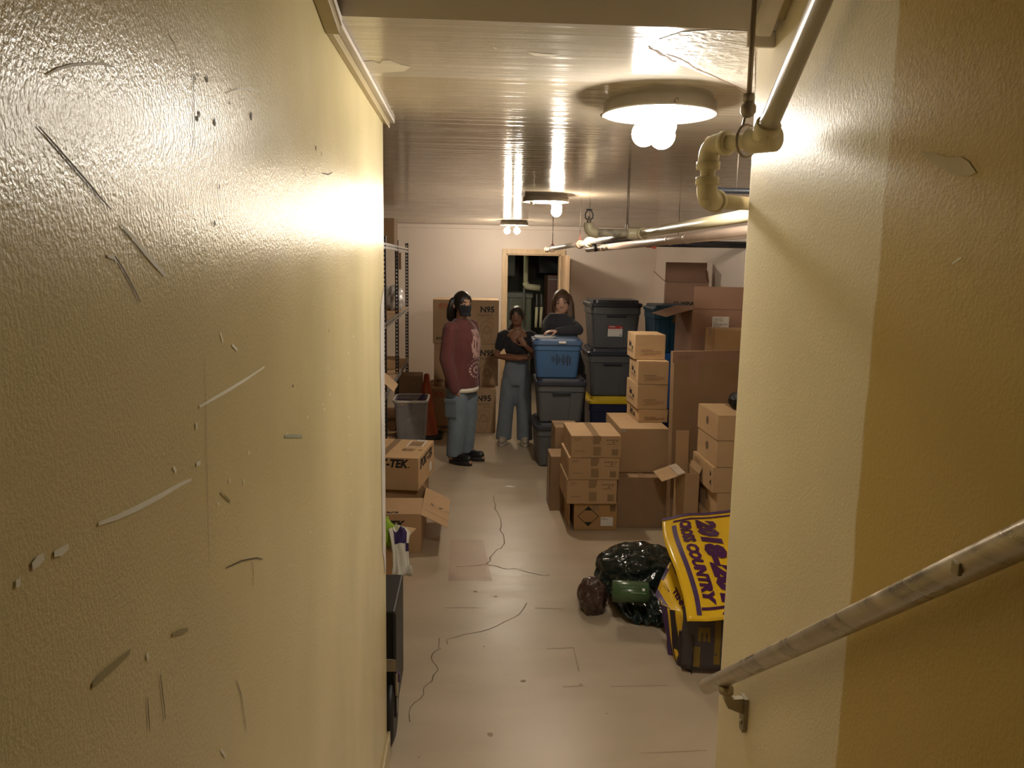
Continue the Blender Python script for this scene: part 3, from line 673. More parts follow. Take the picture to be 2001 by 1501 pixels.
# stack with the hazard diamond
def shipping(label, x0, x1, Yf, d, z0, z1, ref, m=M_KRAFT, rz=0, dim=True, tape='y'):
    cx, w = px_box(x0, x1, ref, Yf)
    t = carton(label, cx, Yf+d/2, z0, w, d, z1-z0, rz, m=m, tape=tape, group='printed shipping cartons in the aisle stack')
    return t, w, z1-z0
Ys = 5.62; zb0 = zpx(1160, 982, 5.66); zb1 = zpx(1160, 938, 5.62); zb2 = zpx(1160, 895, 5.62); zb3 = zpx(1160, 852, 5.62)
dep = .50
t, w, h = shipping('carton with black hazard diamond and white label, lowest of its stack', 1122, 1205, 5.66, .40, 0, zb0, 1010, M_KRAFT4)
F = FM(t, 'front')
du, dvv, s = -w*.17, h*.50, h*.36
vs = [F @ Vector(p+(0,)) for p in ((du-s*1.05, dvv), (du, dvv+s), (du+s*1.05, dvv), (du, dvv-s), (du-s*.97, dvv), (du, dvv+s*.92), (du+s*.97, dvv), (du, dvv-s*.92))]
mesh('diamond_outline', vs, [(k, (k+1) % 4, 4+(k+1) % 4, 4+k) for k in range(4)], M_INK, t)
decal('diamond_tip', [(du-s*.42, dvv+s*.58), (du+s*.42, dvv+s*.58), (du, dvv+s)], t, F, M_INK, .0004); decal('diamond_tip', [(du-s*.42, dvv-s*.58), (du, dvv-s), (du+s*.42, dvv-s*.58)], t, F, M_INK, .0004)
decal('shipping_label', rect(w*.27, h*.31, w*.29, h*.32), t, F, M_LABEL)
scribble('label_print', [(w*.15, w*.25, h*.42, .006), (w*.15, w*.3, h*.38, .004)], t, F @ Matrix.Translation((0, 0, .0006)), M_INKLAB, 3)
frame_decal('arrow_frame', w*.40, h*.79, w*.13, h*.23, .003, t, F, M_INK)
for k in (-1, 1):
    u = w*.40+k*w*.025; v = h*.79
    decal('up_arrow', [(u-.004, v-.02), (u+.004, v-.02), (u+.004, v+.008), (u+.009, v+.008), (u, v+.022), (u-.009, v+.008), (u-.004, v+.008)], t, F, M_INK)
boxo('side_flap', (-w/2-.035, -.17, .0), (-w/2-.03, .12, h*.85), M_KRAFT4, t)
for i, (x0, x1, z0, z1, lab) in enumerate(((1109, 1207, zb0, zb1, 'printed carton resting directly on the hazard diamond carton'), (1111, 1210, zb1, zb2, 'printed carton second from the top of the hazard stack'), (1115, 1212, zb2, zb3, 'printed carton with tan taped top, topmost of the hazard stack'))):
    t, w, h = shipping(lab, x0, x1, 5.62, dep, z0, z1, 920, M_KRAFTA)
    F = FM(t, 'front')
    scribble('fine_print', [(-w*.44, -w*.30, h*.86, .005), (-w*.44, -w*.34, h*.78, .004), (-w*.42, -w*.22, h*.30, .004), (w*.2, w*.45, h*.8, .007), (w*.2, w*.4, h*.62, .005)], t, F, M_INKF, 10+i)
    for k in range(9): decal('barcode_bar', rect(w*.32+k*.0052, h*.25, .003, h*.28), t, F, M_INKF)
    decal('glued_patch', rect(w*.02, h*.30, w*.15, h*.4), t, F, M_TAPE, -.0006); decal('glued_patch', rect(w*.02, h*.86, w*.15, h*.25), t, F, M_TAPE, -.0006)
    decal('glossy_tape', rect(.05, h*.5, .03, h*.8), t, FM(t, 'left'), M_CLEAR)
    decal('print_tick', [(w*.33, h*.68), (w*.355, h*.68), (w*.345, h*.78)], t, F, M_INK); decal('print_tick', [(w*.40, h*.70), (w*.415, h*.70), (w*.41, h*.78)], t, F, M_INK)

# narrow cartons behind that stack
cx, w = px_box(1085, 1104, 850, 6.45)
t = carton('tall narrow carton standing behind the hazard stack', cx+.06, 6.62, 0, w+.12, .30, zpx(1090, 836, 6.45), m=M_KRAFT2, tape='x'); 
cx, w = px_box(1077, 1112, 900, 6.12)
t = carton('knee high brown carton with dented corner left of the hazard stack', cx+.045, 6.27, 0, w+.09, .28, zpx(1090, 893, 6.12), m=M_KRAFT2, tape='none')
decal('glossy_tape', rect(-.02, t['dims'][2]*.5, .05, t['dims'][2]*.9), t, FM(t, 'left'), M_CLEAR)

# two large plain cartons with the little tower on top
g0 = zpx(1250, 933, 5.72); g1 = zpx(1250, 838, 5.86)
cx, w = px_box(1205, 1303, 1000, 5.72)
t = carton('large plain brown carton on the floor under the small box tower', cx, 5.72+.40, 0, w, .80, g0, m=M_KRAFT2, tape='y', group='large plain cartons')
for u in (-.12, .02, .12): decal('glued_patch', rect(u, t['dims'][2]*.82, .055, .09), t, FM(t, 'front'), M_TAPE)
for u in (-.02, .12): decal('glued_patch', rect(u, t['dims'][2]*.18, .05, .10), t, FM(t, 'front'), M_TAPE)
cx, w = px_box(1211, 1305, 900, 5.86)
t2_ = carton('large plain carton with lit tan top carrying the small box tower', cx, 5.86+.33, g0, w, .66, g1-g0, m=M_KRAFTA, tape='none', group='large plain cartons')
t = t2_
decal('silver_tape', rect(-w*.44, t['dims'][2]*.97, .03, .025), t, FM(t, 'front'), M_CLEAR)
tz = g1
TW = ((1246, 1303, 800, 'small printed carton at the bottom of the four box tower', 1.5), (1244, 1303, 752, 'small printed carton second from the bottom of the four box tower', 0.5), (1247, 1306, 706, 'small printed carton second from the top of the four box tower', -2), (1241, 1300, 655, 'small printed carton with lit top, topmost of the four box tower', -1))
Yt = 6.10
for i, (x0, x1, ytop, lab, rz) in enumerate(TW):
    Yf = Yt+(.06 if i == 3 else 0)
    z1 = zpx(1270, ytop, Yf); cx, w = px_box(x0, x1, (ytop+845)/2, Yf)
    t = carton(lab, cx, Yf+.21, tz, w, .42 if i < 3 else .34, z1-tz, rz, m=M_KRAFT, tape='y', tapew=.04, tape_mat=M_KRAFT, group='four box tower')
    h = z1-tz; tz = z1
    for c in t.children:
        if c.name.startswith('packing'): pass
    L = FM(t, 'left'); F = FM(t, 'front')
    letter('Sani', .060, t, L, -.04, h*.55, M_INK, bold=.05, shear=.0); letter('sat', .045, t, L, .06, h*.44, M_INK, bold=.05)
    scribble('fine_print', [(-.12, .10, h*.3, .006), (-.10, .10, h*.24, .004)], t, L, M_INKF, 30+i)
    scribble('fine_print', [(-w*.30, w*.10, h*.38, .005), (-w*.30, w*.38, h*.31, .004), (-w*.22, w*.38, h*.24, .005), (-w*.30, w*.2, h*.18, .004)], t, F, M_INKF, 40+i)

# large flat carton standing on edge
p0 = atZ(1304, 1040, 0); p1 = atY(1448, 700, 5.86)
ang = math.atan2(.24, .60)*.55
Wf = .80; hf = zpx(1322, 687, 5.66)
fl = thing('flat_carton', 'large flat brown carton standing on edge behind the right hand stack', 'box', (p0.x, p0.y, 0), ang)
bx = bmesh.new(); mxl = Matrix.Rotation(math.radians(-2.0), 4, 'X')
add_box(bx, (0.012, 0, 0.002), (Wf, .06, hf), .003, mxl); bmobj('body', bx, M_KRAFT2, fl)
FF = mxl @ Matrix(((1, 0, 0, 0), (0, 0, -1, -.0012), (0, 1, 0, 0), (0, 0, 0, 1)))
decal('packing_tape', rect(.175, hf-.12, .075, .24), fl, FF, M_KRAFT3); decal('top_band', rect(Wf/2, hf-.04, Wf, .08), fl, FF, M_KRAFT3, -.0004)
letter('F5160 M', .035, fl, FF, .10, hf-.045, M_INKF); decal('foot_tape', rect(.10, .11, .16, .18), fl, FF, M_TAPE)

# narrow open carton with the flap lit by the lamp
oz = zpx(1335, 925, 5.26); NX = atY(1336, 990, 5.26).x+.05
t = carton('narrow open carton with tan flap folded out beside the leaning flat carton', NX, 5.40, 0, .10, .28, oz, m=M_KRAFTA, open_={'left': (200, .17), 'back': (95, .24), 'right': (110, .04)}, name='open_carton')
decal('clear_tape', [(-.055, -.14), (.0, -.14), (.0, .10), (-.055, .13)], t, Matrix.Translation((-.05, 0, oz+.0035)) @ Matrix.Rotation(-math.radians(20)*0, 4, 'Y') @ Matrix.Rotation(math.radians(-20), 4, 'Y'), M_CLEAR)

# stack of five on the right
YR5 = 5.03
rs = [(1388, 1015, .56, 'carton with black arrows at the bottom of the five box stack'), (1402, 964, .46, 'plain carton second from the bottom of the five box stack'), (1394, 914, .48, 'carton with black arrows in the middle of the five box stack'), (1403, 862, .46, 'plain carton with faint mark second from the top of the five box stack'), (1404, 812, .46, 'carton with lit top and dark tape, topmost of the five box stack')]
z0 = 0
for i, (x0, ytop, d_, lab) in enumerate(rs):
    a = atY(x0, ytop, YR5); z1 = a.z; wdt = .40
    t = carton(lab, a.x+wdt/2, YR5+d_/2, z0, wdt, d_, z1-z0, 0, m=M_KRAFT, tape='y', group='five box stack beside the wall corner')
    h = z1-z0; z0 = z1; L = FM(t, 'left')
    if i in (0, 2):
        for v in (.35, .68):
            decal('black_arrow', [(d_*.36, h*v-.022), (d_*.36, h*v+.022), (d_*.43, h*v)] if v > .5 else [(d_*.43, h*v+.022), (d_*.43, h*v-.022), (d_*.36, h*v)], t, L, M_INK)
        scribble('fine_print', [(-d_*.42, -d_*.1, h*(.8-.1*k), .006) for k in range(3)], t, L, M_INKF, 60+i)
        if i == 0: decal('black_swoosh', [(-d_*.1, .03), (d_*.12, .02), (d_*.16, .05), (d_*.02, .06), (-d_*.12, .09)], t, L, M_INK)
    else:
        ring_decal('faint_stamp', .0, h*.55, .028, .028, .012, t, L, M_INKF); ring_decal('faint_stamp', .0, h*.55, .012, .012, .008, t, L, M_INKF)
# cartons up on the right
cbx, cbw = px_box(1352, 1462, 640, 6.75)
zlo = .92
carton('plain carton hidden behind the flat carton, carrying the labelled one', cbx+.04, 7.05, 0, cbw+.06, .62, zlo, m=M_KRAFT2, tape='none')
zhi = zpx(1400, 604, 6.75)
t = carton('open brown carton with white shipping label and raised flaps', cbx, 7.03, zlo, cbw, .56, zhi-zlo, m=M_KRAFT3, open_={'front': (92, .19), 'left': (197, .24), 'back': (235, .20), 'right': (92, .12)}, name='open_carton')
h = zhi-zlo; F = FM(t, 'front')
lp = atY(1408, 630, 6.75); u = lp.x-cbx; v = lp.z-zlo
decal('shipping_label', rect(u, v, .145, .095), t, F, M_LABEL)
scribble('label_print', [(u-.062, u-.062+l, v+.034-.0125*k, .005) for k, l in enumerate((.09, .08, .085, .03, .125, .07, .06))], t, F @ Matrix.Translation((0, 0, .0006)), M_INKLAB, 5)
t = carton('small tan carton leaning before the labelled open carton', atY(1436, 670, 6.3).x+.02, 6.45, 0, .36, .26, zpx(1430, 645, 6.3), 0, m=M_KRAFT, tape='x')
bx2, bw2 = px_box(1305, 1396, 560, 8.2)
zl2 = zpx(1350, 604, 8.2)
carton('plain carton standing behind the teal tote, carrying an open one', bx2-.02, 8.44, 0, bw2-.06, .34, zl2, m=M_KRAFT2, tape='none')
zh2 = zpx(1350, 551, 8.2)
t = carton('open carton with black brush lettering and flaps up by the right wall', bx2-.012, 8.345, zl2, bw2-.05, .26, zh2-zl2, -11, m=M_KRAFT3, open_={'back': (88, .20), 'left': (140, .16), 'right': (80, .12), 'front': (170, .02)}, name='open_carton')
letter('(1) WINK', .055, t, FM(t, 'front'), -.03, .05, M_INK, bold=.05, shear=.3)

# ------------------------------------------------------------------ totes
def tote(label, x, y, z, w, d, h, mb, ml, rz=0, lid='dome', group='storage totes', name='storage_tote', taper=.86, pan=True):
    t = thing(name, label, 'storage bin', (x, y, z), math.radians(rz), group)
    hb = h*.90; wt, dt = w*.94, d*.94
    rloft('body', [(wt*taper*.94, dt*taper*.94, .03, 0), (wt*taper, dt*taper, .035, .012), (wt*.965, dt*.965, .04, hb*.78), (wt, dt, .045, hb*.80), (wt, dt, .045, hb)], mb, t)
    if pan:
        # side ribs framing a sunken centre panel, and a hand grip under the rim
        for sgn, nm in ((-1, 'front'),):
            y0 = -dt*taper/2; y1 = -dt*.965/2
            def fp(u, zz): return (u*(taper+(.965-taper)*min(1, zz/(hb*.78))), y0+(y1-y0)*min(1, zz/(hb*.78)))
            for u0, u1 in ((-wt*.42, -wt*.19), (wt*.19, wt*.42)):
                a = [fp(u0, .02), fp(u1, .02), fp(u1, hb*.74), fp(u0, hb*.74)]
                zz = (.02, .02, hb*.74, hb*.74)
                vs = [(p[0], p[1]-.011, q) for p, q in zip(a, zz)]+[(p[0], p[1]+.006, q) for p, q in zip(a, zz)]
                mesh('side_rib', vs, [(0, 1, 2, 3), (7, 6, 5, 4), (0, 4, 5, 1), (1, 5, 6, 2), (2, 6, 7, 3), (3, 7, 4, 0)], mb, t)
            boxo('hand_grip', (-wt*.19, -dt/2-.016, hb*.74), (wt*.19, -dt/2+.012, hb*.79), M_LIDB if mb is M_GREYB else ml, t, bevel=.004)
    zl = hb-.02
    rloft('lid', [(w*.985, d*.985, .05, zl), (w, d, .055, zl+.008), (w, d, .055, zl+.032), (w*.97, d*.97, .05, zl+.040), (w*.88, d*.88, .05, zl+.040), (w*.86, d*.86, .045, h)], ml, t)
    return t, hb
# stack A: slate blue on two grey
A0 = .40; 
ya = 7.47
cxa, wa = px_box(1044, 1146, 900, ya)
za1 = zpx(1090, 829, ya); za2 = zpx(1095, 742, ya); za3 = zpx(1092, 668, ya)
tote('grey tote with dark lid on the floor under the blue tote stack', cxa, ya+.32, 0, wa, .62, za1, M_GREYB, M_LIDB, 1)
cx, w = px_box(1048, 1149, 790, ya)
tote('grey tote with black lid directly beneath the slate blue tote', cx, ya+.31, za1, w, .60, za2-za1, M_GREYB, M_LIDB, -1)
cx, w = px_box(1043, 1142, 700, ya)
BT, hb = tote('slate blue tote with scribbled marker and white handles', cx, ya+.29, za2, w, .52, za3-za2+.02, M_BLUEB, M_BLUEL, -2, pan=False)
BZ = za3+.02; BXc = cx; BYc = ya+.29; BWd = w
Fb = Matrix.Translation((0, -.2110, 0)) @ Matrix.Rotation(math.radians(4.8), 4, 'X') @ Matrix(((1, 0, 0, 0), (0, 0, -1, 0), (0, 1, 0, 0), (0, 0, 0, 1)))
hB = za3-za2
boxo('latch_handle', (-.035+.04, -.52/2-.018, hb+.0), (.075+.0, -.52/2+.004, hb+.02), M_WHITEP, BT, bevel=.005)
bm = bmesh.new()
add_sweep(bm, arc_path([(-w*.46, -.10, hB+.02), (-w*.46, -.19, hB+.035), (-w*.05, -.19, hB+.035), (-w*.05, -.10, hB+.02)], .05), [(.006, .014)]*14, 10, hint=(0, 0, 1)); bmobj('lid_handle', bm, M_WHITEP, BT, True)
r = random.Random(4); vs = []; fs = []
for k in range(15):
    u = -.055+k*.0125; a = .03+r.uniform(-.015, .03); c = r.uniform(-.004, .006)
    b = len(vs)
    for uu, vv in ((u, .20+a), (u+.006, .20+a), (u+.008+c, .20-a), (u+.002+c, .20-a)): vs.append(Fb @ Vector((uu, vv-.01-k*.001, .003)))
    fs.append((b, b+1, b+2, b+3))
mesh('marker_scribble', vs, fs, M_INK, BT)['kind'] = 'stuff'
# stack B
yb_ = 8.3
zy = zpx(1190, 777, yb_); zb1_ = zpx(1190, 683, yb_); zb2_ = zpx(1200, 590, yb_)
cx, w = px_box(1150, 1240, 800, yb_)
tote('navy tote with bright yellow lid under two grey totes', cx, yb_+.33, 0, w, .62, zy, M_NAVY, M_YEL, pan=False)
cx, w = px_box(1148, 1248, 730, yb_)
tote('plain grey tote standing on the yellow lidded navy tote', cx, yb_+.33, zy, w, .62, zb1_-zy, M_GREYB, M_LIDB)
cx, w = px_box(1153, 1257, 640, yb_)
t, hb = tote('grey tote with red and white sticker, topmost of the tall grey stack', cx, yb_+.33, zb1_, w, .62, zb2_-zb1_+.015, M_GREYB, M_LIDB)
Fs = Matrix.Translation((.0, -.2525, 0)) @ Matrix.Rotation(math.radians(5.1), 4, 'X') @ Matrix(((1, 0, 0, 0), (0, 0, -1, 0), (0, 1, 0, 0), (0, 0, 0, 1)))
decal('sticker', rect(-.005, .19, .155, .115), t, Fs, M_LABEL, .006); decal('sticker_band', rect(-.005, .232, .155, .034), t, Fs, M_RED, .007)
scribble('sticker_print', [(-.07, .0, .235, .008), (-.07, .05, .20, .003), (.04, .068, .15, .012)], t, Fs @ Matrix.Translation((0, 0, .008)), M_INKLAB, 9)
scribble('sticker_print', [(-.07, -.01, .238, .007), (.045, .066, .226, .006)], t, Fs @ Matrix.Translation((0, 0, .0085)), M_LABEL, 19)
boxo('lid_latch', (-w/2-.012, -.33, hb-.03), (-w/2+.02, -.26, hb+.02), M_GREYB, t, bevel=.005)
# teal and blue totes on the right
ytl = 7.55
cx, w = px_box(1279, 1362, 650, ytl)
z2_ = zpx(1310, 692, ytl); z3_ = zpx(1310, 598, ytl)
tote('dark blue tote on the floor under the royal blue one', cx+.01, ytl+.32, 0, w, .56, z2_*.5, M_NAVY, M_LIDB, pan=False)
tote('royal blue tote between the small box tower and the flat carton', cx+.01, ytl+.32, z2_*.5, w, .56, z2_*.5, M_ROYAL, M_ROYAL, pan=False)
t, hb = tote('dark teal tote under the folded out carton flap', cx, ytl+.32, z2_, w, .56, z3_-z2_, M_TEAL, M_TEAL, pan=False)
for u in (-.16, -.06, .06, .16): boxo('side_rib', (u-.008, -.262, .05), (u+.008, -.235, (z3_-z2_)*.7), M_TEAL, t)

# ------------------------------------------------------------------ storage rack on the left
rk = thing('storage_rack', 'black slotted steel storage rack with particleboard shelves along the left wall', 'shelf rack')
RX, RXB = -.755, -1.28
PY = (6.05, 7.28, 8.52, 9.88); LV = (.13, .75, 1.39, 2.10)
def slotted_post(x, y, sgn):
    bm = bmesh.new(); W = .036; H = 2.17; s = sgn
    add_box(bm, (x-s*W, y, 0), (x-s*W+s*.012, y+.002, H)); add_box(bm, (x-s*.012, y, 0), (x, y+.002, H))
    z = .0
    while z < H-.02:
        add_box(bm, (x-s*(W-.012), y, z), (x-s*.012, y+.002, z+.020)); z += .039
    add_box(bm, (x-.002 if s > 0 else x, y, 0), (x if s > 0 else x+.002, y+.034, H))
    return bmobj('slotted_post', bm, M_BLACKM, rk)
for y in PY:
    slotted_post(RX, y, 1); slotted_post(RXB, y, -1)
for k, z in enumerate(LV):
    for i in range(3):
        y0, y1 = PY[i]+.036, PY[i+1]-.002
        for xx in (RX-.003, RXB+.0):
            mb = M_RAIL if k == 3 else M_BLACKM
            boxo('beam', (xx-.010, y0, z-.042), (xx+.002, y1, z-.022), M_RAIL, rk); boxo('beam', (xx-.010, y0, z-.010), (xx+.002, y1, z+.012), M_RAIL, rk)
            boxo('beam_web', (xx-.012, y0, z-.022), (xx-.008, y1, z-.010), M_BLACKM, rk)
        boxo('shelf_board', (RXB+.004, y0, z-.006), (RX-.016, y1, z+.010), M_BOARD, rk)
t = carton('dark brown carton on the very top of the steel rack', atY(762, 460, 8.2).x-.12, 8.30, LV[3]+.013, .34, .36, .26, m=M_KRAFT2, tape='none')
t = carton('small tan card box hung high inside the rack', atY(789, 515, 9.2).x-.10, 9.55, LV[2]+.5, .05, .05, .05) if False else None
cd = thing('hanging_card', 'tan cardboard tag hanging under the top shelf of the rack', 'card', (-.81, 9.10, 1.86))
boxo('sheet', (-.035, -.003, 0), (.035, .003, .185), M_KRAFT3, cd); tube('hook', [(0, 0, .18), (0, 0, .20)], .003, M_ROD, cd, 6)
tb, _ = tote('dark grey bin on the middle shelf of the rack', -1.0, 8.1, LV[2]+.012, .36, .40, .30, mat('smoke plastic', (.055, .058, .062), .25), M_GREYB, 0, pan=False)
# crumpled film bundle and other shelf contents
def lump(name, label, cat, c, rad, m, seed, amp=.25, freq=3.0, flat=True, group=None, sub=4, ridge=True, parent=None):
    bm = bmesh.new(); bmesh.ops.create_icosphere(bm, subdivisions=sub, radius=1)
    off = Vector((seed*3.1, seed*1.7, seed*.9))
    for v in bm.verts:
        n = v.co.normalized()
        q = n*freq+off
        a = noise.noise(q)*.5+noise.noise(q*2.1)*.3
        if ridge: a += (.5-abs(noise.noise(q*1.6+off)))*.6+(.3-abs(noise.noise(q*4.0)))*.25
        s = 1+amp*a
        p = Vector((n.x*rad[0]*s, n.y*rad[1]*s, n.z*rad[2]*s))
        if flat: p.z = max(p.z, -rad[2]*.75)
        v.co = p
    lo = min(v.co.z for v in bm.verts)
    for v in bm.verts: v.co.z -= lo
    o = bmobj(name, bm, m, parent, True)
    if parent is None:
        o.location = c; tag(o, label, cat, group)
    else: o.location = c
    return o
lump('film_bundle', 'crumpled black and white plastic film on the rack middle shelf', 'plastic bag', (-.86, 9.25, LV[2]+.012), (.10, .22, .15), M_ZEB, 3, .45, 2.6)
t = carton('brown carton on the lowest shelf behind the clear bin', atY(797, 750, 9.0).x-.0, 9.18, LV[0]+.012, .30, .36, zpx(797, 735, 9.0)-LV[0]-.012, m=M_KRAFT2, tape='none')
t = carton('low tan carton lying on the rack shelf beside the cone', -1.0, 9.1, LV[1]+.012, .36, .5, .09, m=M_KRAFT, tape='none')
t = carton('open carton with drooping flaps on the rack shelf', -.93, 6.95, LV[1]+.012, .30, .42, .22, m=M_KRAFT, open_={'right': (222, .19), 'front': (150, .15), 'left': (100, .15)}, name='open_carton')
# clear bin with yellow and purple contents
bc = thing('clear_bin', 'clear frosted plastic bin holding purple and yellow banners', 'storage bin', (-.60, 8.28, 0))
bh = zpx(800, 783, 8.1)
bm = bmesh.new()
add_rloft(bm, [(.27, .34, .03, .003), (.335, .42, .05, bh-.02), (.36, .445, .05, bh-.02), (.36, .445, .05, bh), (.325, .41, .045, bh), (.262, .332, .03, .008)], capb=True, capt=True)
bmobj('body', bm, M_CLEARB, bc)
rloft('rim', [(.336, .421, .05, bh-.018), (.366, .451, .055, bh-.016), (.366, .451, .055, bh+.004), (.330, .415, .05, bh+.004)], M_WHITEP, bc, False, False)
o = lump('banner_bundle', 'folded purple banner with yellow letters inside the clear bin', 'banner', (-.60, 8.28, .02), (.105, .14, .17), mat('grey violet vinyl', (.20, .18, .22), .35, var=.2), 8, .3)
o2 = thing('banner_strip', 'purple strip with yellow letters poking out of the clear bin', 'banner', (-.68, 8.155, bh-.03), math.radians(-22))
bmx = Matrix.Rotation(math.radians(-25), 4, 'X')
bm = bmesh.new(); add_box(bm, (-.075, -.003, -.06), (.11, .003, .035), 0, bmx); bmobj('sheet', bm, M_FLAGV, o2)
letter('NIA', .07, o2, bmx @ Matrix(((1, 0, 0, 0), (0, 0, -1, -.0045), (0, 1, 0, 0), (0, 0, 0, 1))), .0, -.01, M_FLAGY, bold=.05)
o3 = thing('banner_corner', 'dark violet folded corner sticking up from the clear bin', 'banner', (-.51, 8.33, bh-.08), math.radians(10))
mesh('sheet', [(-.04, 0, 0), (.05, 0, 0), (.045, .01, .12), (.01, .006, .10), (-.04, .03, .02), (.05, .03, .02)], [(0, 1, 2, 3), (0, 3, 4), (1, 5, 2), (4, 3, 2, 5)], M_FLAGV, o3)
# cone
cn = thing('traffic_cone', 'faded orange traffic cone behind the clear bin', 'traffic cone', (-.475, 8.86, 0))
lathe('cone_body', [(.135, .035), (.130, .045), (.085, .30), (.045, .58), (.030, .70), (.024, .715), (.018, .715), (.02, .69)], M_CONE, cn, 28)
rloft('base', [(.36, .36, .06, 0), (.37, .37, .06, .01), (.36, .36, .06, .032), (.29, .29, .08, .038)], M_RUBBER, cn)

# ------------------------------------------------------------------ sport cartons on the left
zl = .268
def sport(label, cx, cy, z, w, d, h, rz=0, **k):
    return carton(label, cx, cy, z, w, d, h, rz, group='printed apparel cartons by the left wall', **k)
XE = atY(823, 1040, 5.2).x
t = sport('open printed carton on the floor with right flap folded out', XE-.24, 5.2+.33, 0, .48, .66, zl, m=M_KRAFTA, open_={'right': (207, .20), 'front': (3, .32)}, name='open_carton')
F = FM(t, 'front'); letter('SPORT-TEK', .075, t, F, -.055, zl*.72, M_INK, bold=.045, shear=.25, width=.36); letter('.', .08, t, F, .135, zl*.72, M_INK)
letter('SPORT', .105, t, face_matrix('top', .48, .66, zl+.003), .05, -.17, M_INK, rot=-PI/2*0+PI/2, bold=.04, width=.30)
a = math.radians(207)
mxf = Matrix.Translation((.24, 0, zl-.0024)) @ Matrix.Rotation(a, 4, 'Y') @ Matrix.Rotation(PI, 4, 'Y') @ Matrix.Translation((0, 0, .0016))
mxf = Matrix.Translation((.24, 0, zl-.0024)) @ Matrix.Rotation(math.radians(27), 4, 'Y') @ Matrix.Translation((0, 0, .0016))
for (p, ww) in (([(.05, -.02), (.06, .0), (.055, .025), (.07, -.005), (.08, -.03), (.078, -.005)], 0), ([(.125, -.03), (.135, -.015), (.15, .02), (.142, .025), (.13, -.008), (.118, .01)], 0), ([(.175, -.01), (.198, -.02), (.198, -.013), (.178, -.004)], 0)):
    decal('tear_mark', p, t, mxf, M_INK)
decal('crease_line', [(.0, -.052), (.198, -.058), (.198, -.055), (.0, -.049)], t, mxf, M_INKF); decal('crease_line', [(.0, -.19), (.198, -.195), (.198, -.19), (.0, -.186)], t, mxf, M_INKF)
carton('plain carton on the floor behind the open printed carton', XE-.25, 6.25, 0, .46, .70, zl, m=M_KRAFT2, tape='none')
zt = zpx(817, 896, 5.76)
XT = atY(817.5, 930, 5.76).x
t = sport('closed printed apparel carton with framed label on its taped top', XT-.214, 5.76+.343, zl, .52, .62, zt-zl, -8.0, m=M_KRAFT, tape='y')
for c in t.children:
    if c.name.startswith('packing'): c.location.x = -.03
h = zt-zl; F = FM(t, 'front'); Rr = FM(t, 'right'); Tp = FM(t, 'top')
letter('SPORT-TEK', .085, t, F, -.02, h*.80, M_INK, bold=.045, shear=.25, width=.40); letter('.', .09, t, F, .19, h*.80, M_INK)
letter('SPORT-TEK', .10, t, Rr, -.02, h*.72, M_INK, bold=.045, shear=.25, width=.50)
decal('white_label', rect(.16, h*.28, .09, .07), t, Rr, M_LABEL)
frame_decal('framed_label', .15, .16, .13, .20, .010, t, Tp, M_LABEL); decal('white_label', rect(.17, .285, .08, .03), t, Tp, M_LABEL)
scribble('fine_print', [(.10, .20, .22-.025*k, .010) for k in range(6)]+[(.08, .18, -.02-.03*k, .012) for k in range(3)], t, Tp @ Matrix.Translation((0, 0, .0005)), M_INKF, 77)
decal('print_tick', [(.20, -.06), (.235, -.05), (.24, -.035), (.215, -.04)], t, Tp, M_INK)
# nearer carton edge with shirt hanging over it
xs = atY(770, 1085, 4.55).x
ct = carton('tan carton with clothes spilling over its edge by the stair wall', xs-.19, 4.80, 0, .38, .44, zpx(765, 1062, 4.6)-.02, -14, m=M_KRAFT, open_={'right': (185, .06), 'front': (175, .05)}, name='open_carton')
def cloth(name, label, cat, path, widths, wd, mats, bands, seed, thick=.006, fold=.02, n=18):
    """strip of cloth hung along a path, pleated across its width"""
    P = [Vector(p) for p in path]; bm = bmesh.new(); rows = []
    wv = Vector(wd).normalized()
    for i, p in enumerate(P):
        t_ = (P[min(i+1, len(P)-1)]-P[max(i-1, 0)]).normalized(); nn = wv.cross(t_).normalized(); row = []
        for k in range(n+1):
            u = k/n-.5
            f = math.sin(u*(9 if n < 30 else 24)+seed+i*.5)*fold*(.3+.7*i/len(P))+noise.noise(Vector((u*6, i*.6, seed)))*fold*2.2
            row.append(bm.verts.new(p+wv*u*widths[i]+nn*f))
        rows.append(row)
    for i in range(len(P)-1):
        for k in range(n):
            f = bm.faces.new((rows[i][k], rows[i][k+1], rows[i+1][k+1], rows[i+1][k])); f.material_index = bands(i, k)
    o = bmobj(name, bm, mats, None, True)
    md = o.modifiers.new('thickness', 'SOLIDIFY'); md.thickness = thick
    return tag(o, label, cat)
zs = ct['dims'][2]
s_top = atY(768, 1035, 4.58); s_mid = atY(783, 1062, 4.50); s_end = atY(786, 1128, 4.46)
path = [s_top+Vector((-.02, .12, -.03)), s_top+Vector((.01, .06, .0)), s_top+Vector((.03, .0, .005)), s_top+Vector((.045, -.03, -.01)), s_mid, s_mid+Vector((.004, -.01, -.05)), (s_mid+s_end)/2+Vector((0, 0, -.03)), s_end+Vector((0, 0, .06)), s_end+Vector((0, 0, .02)), s_end]
cloth('t_shirt', 'white cotton shirt with purple stripes hanging out of the carton', 'clothing', path, [.10, .11, .11, .12, .10, .09, .09, .10, .11, .10], (1, .3, 0), [M_SHIRTW, M_SHIRTP], lambda i, k: 1 if (i in (2, 3) and 2 < k < 15) or (i == 4 and k > 13) else 0, 2.0, fold=.016)
lump('lime_garment', 'bunched lime green garment on top of the near carton', 'clothing', atY(757, 1056, 4.62)+Vector((-.02, 0, -.02)), (.06, .07, .085), M_LIME, 5, .4, 3)
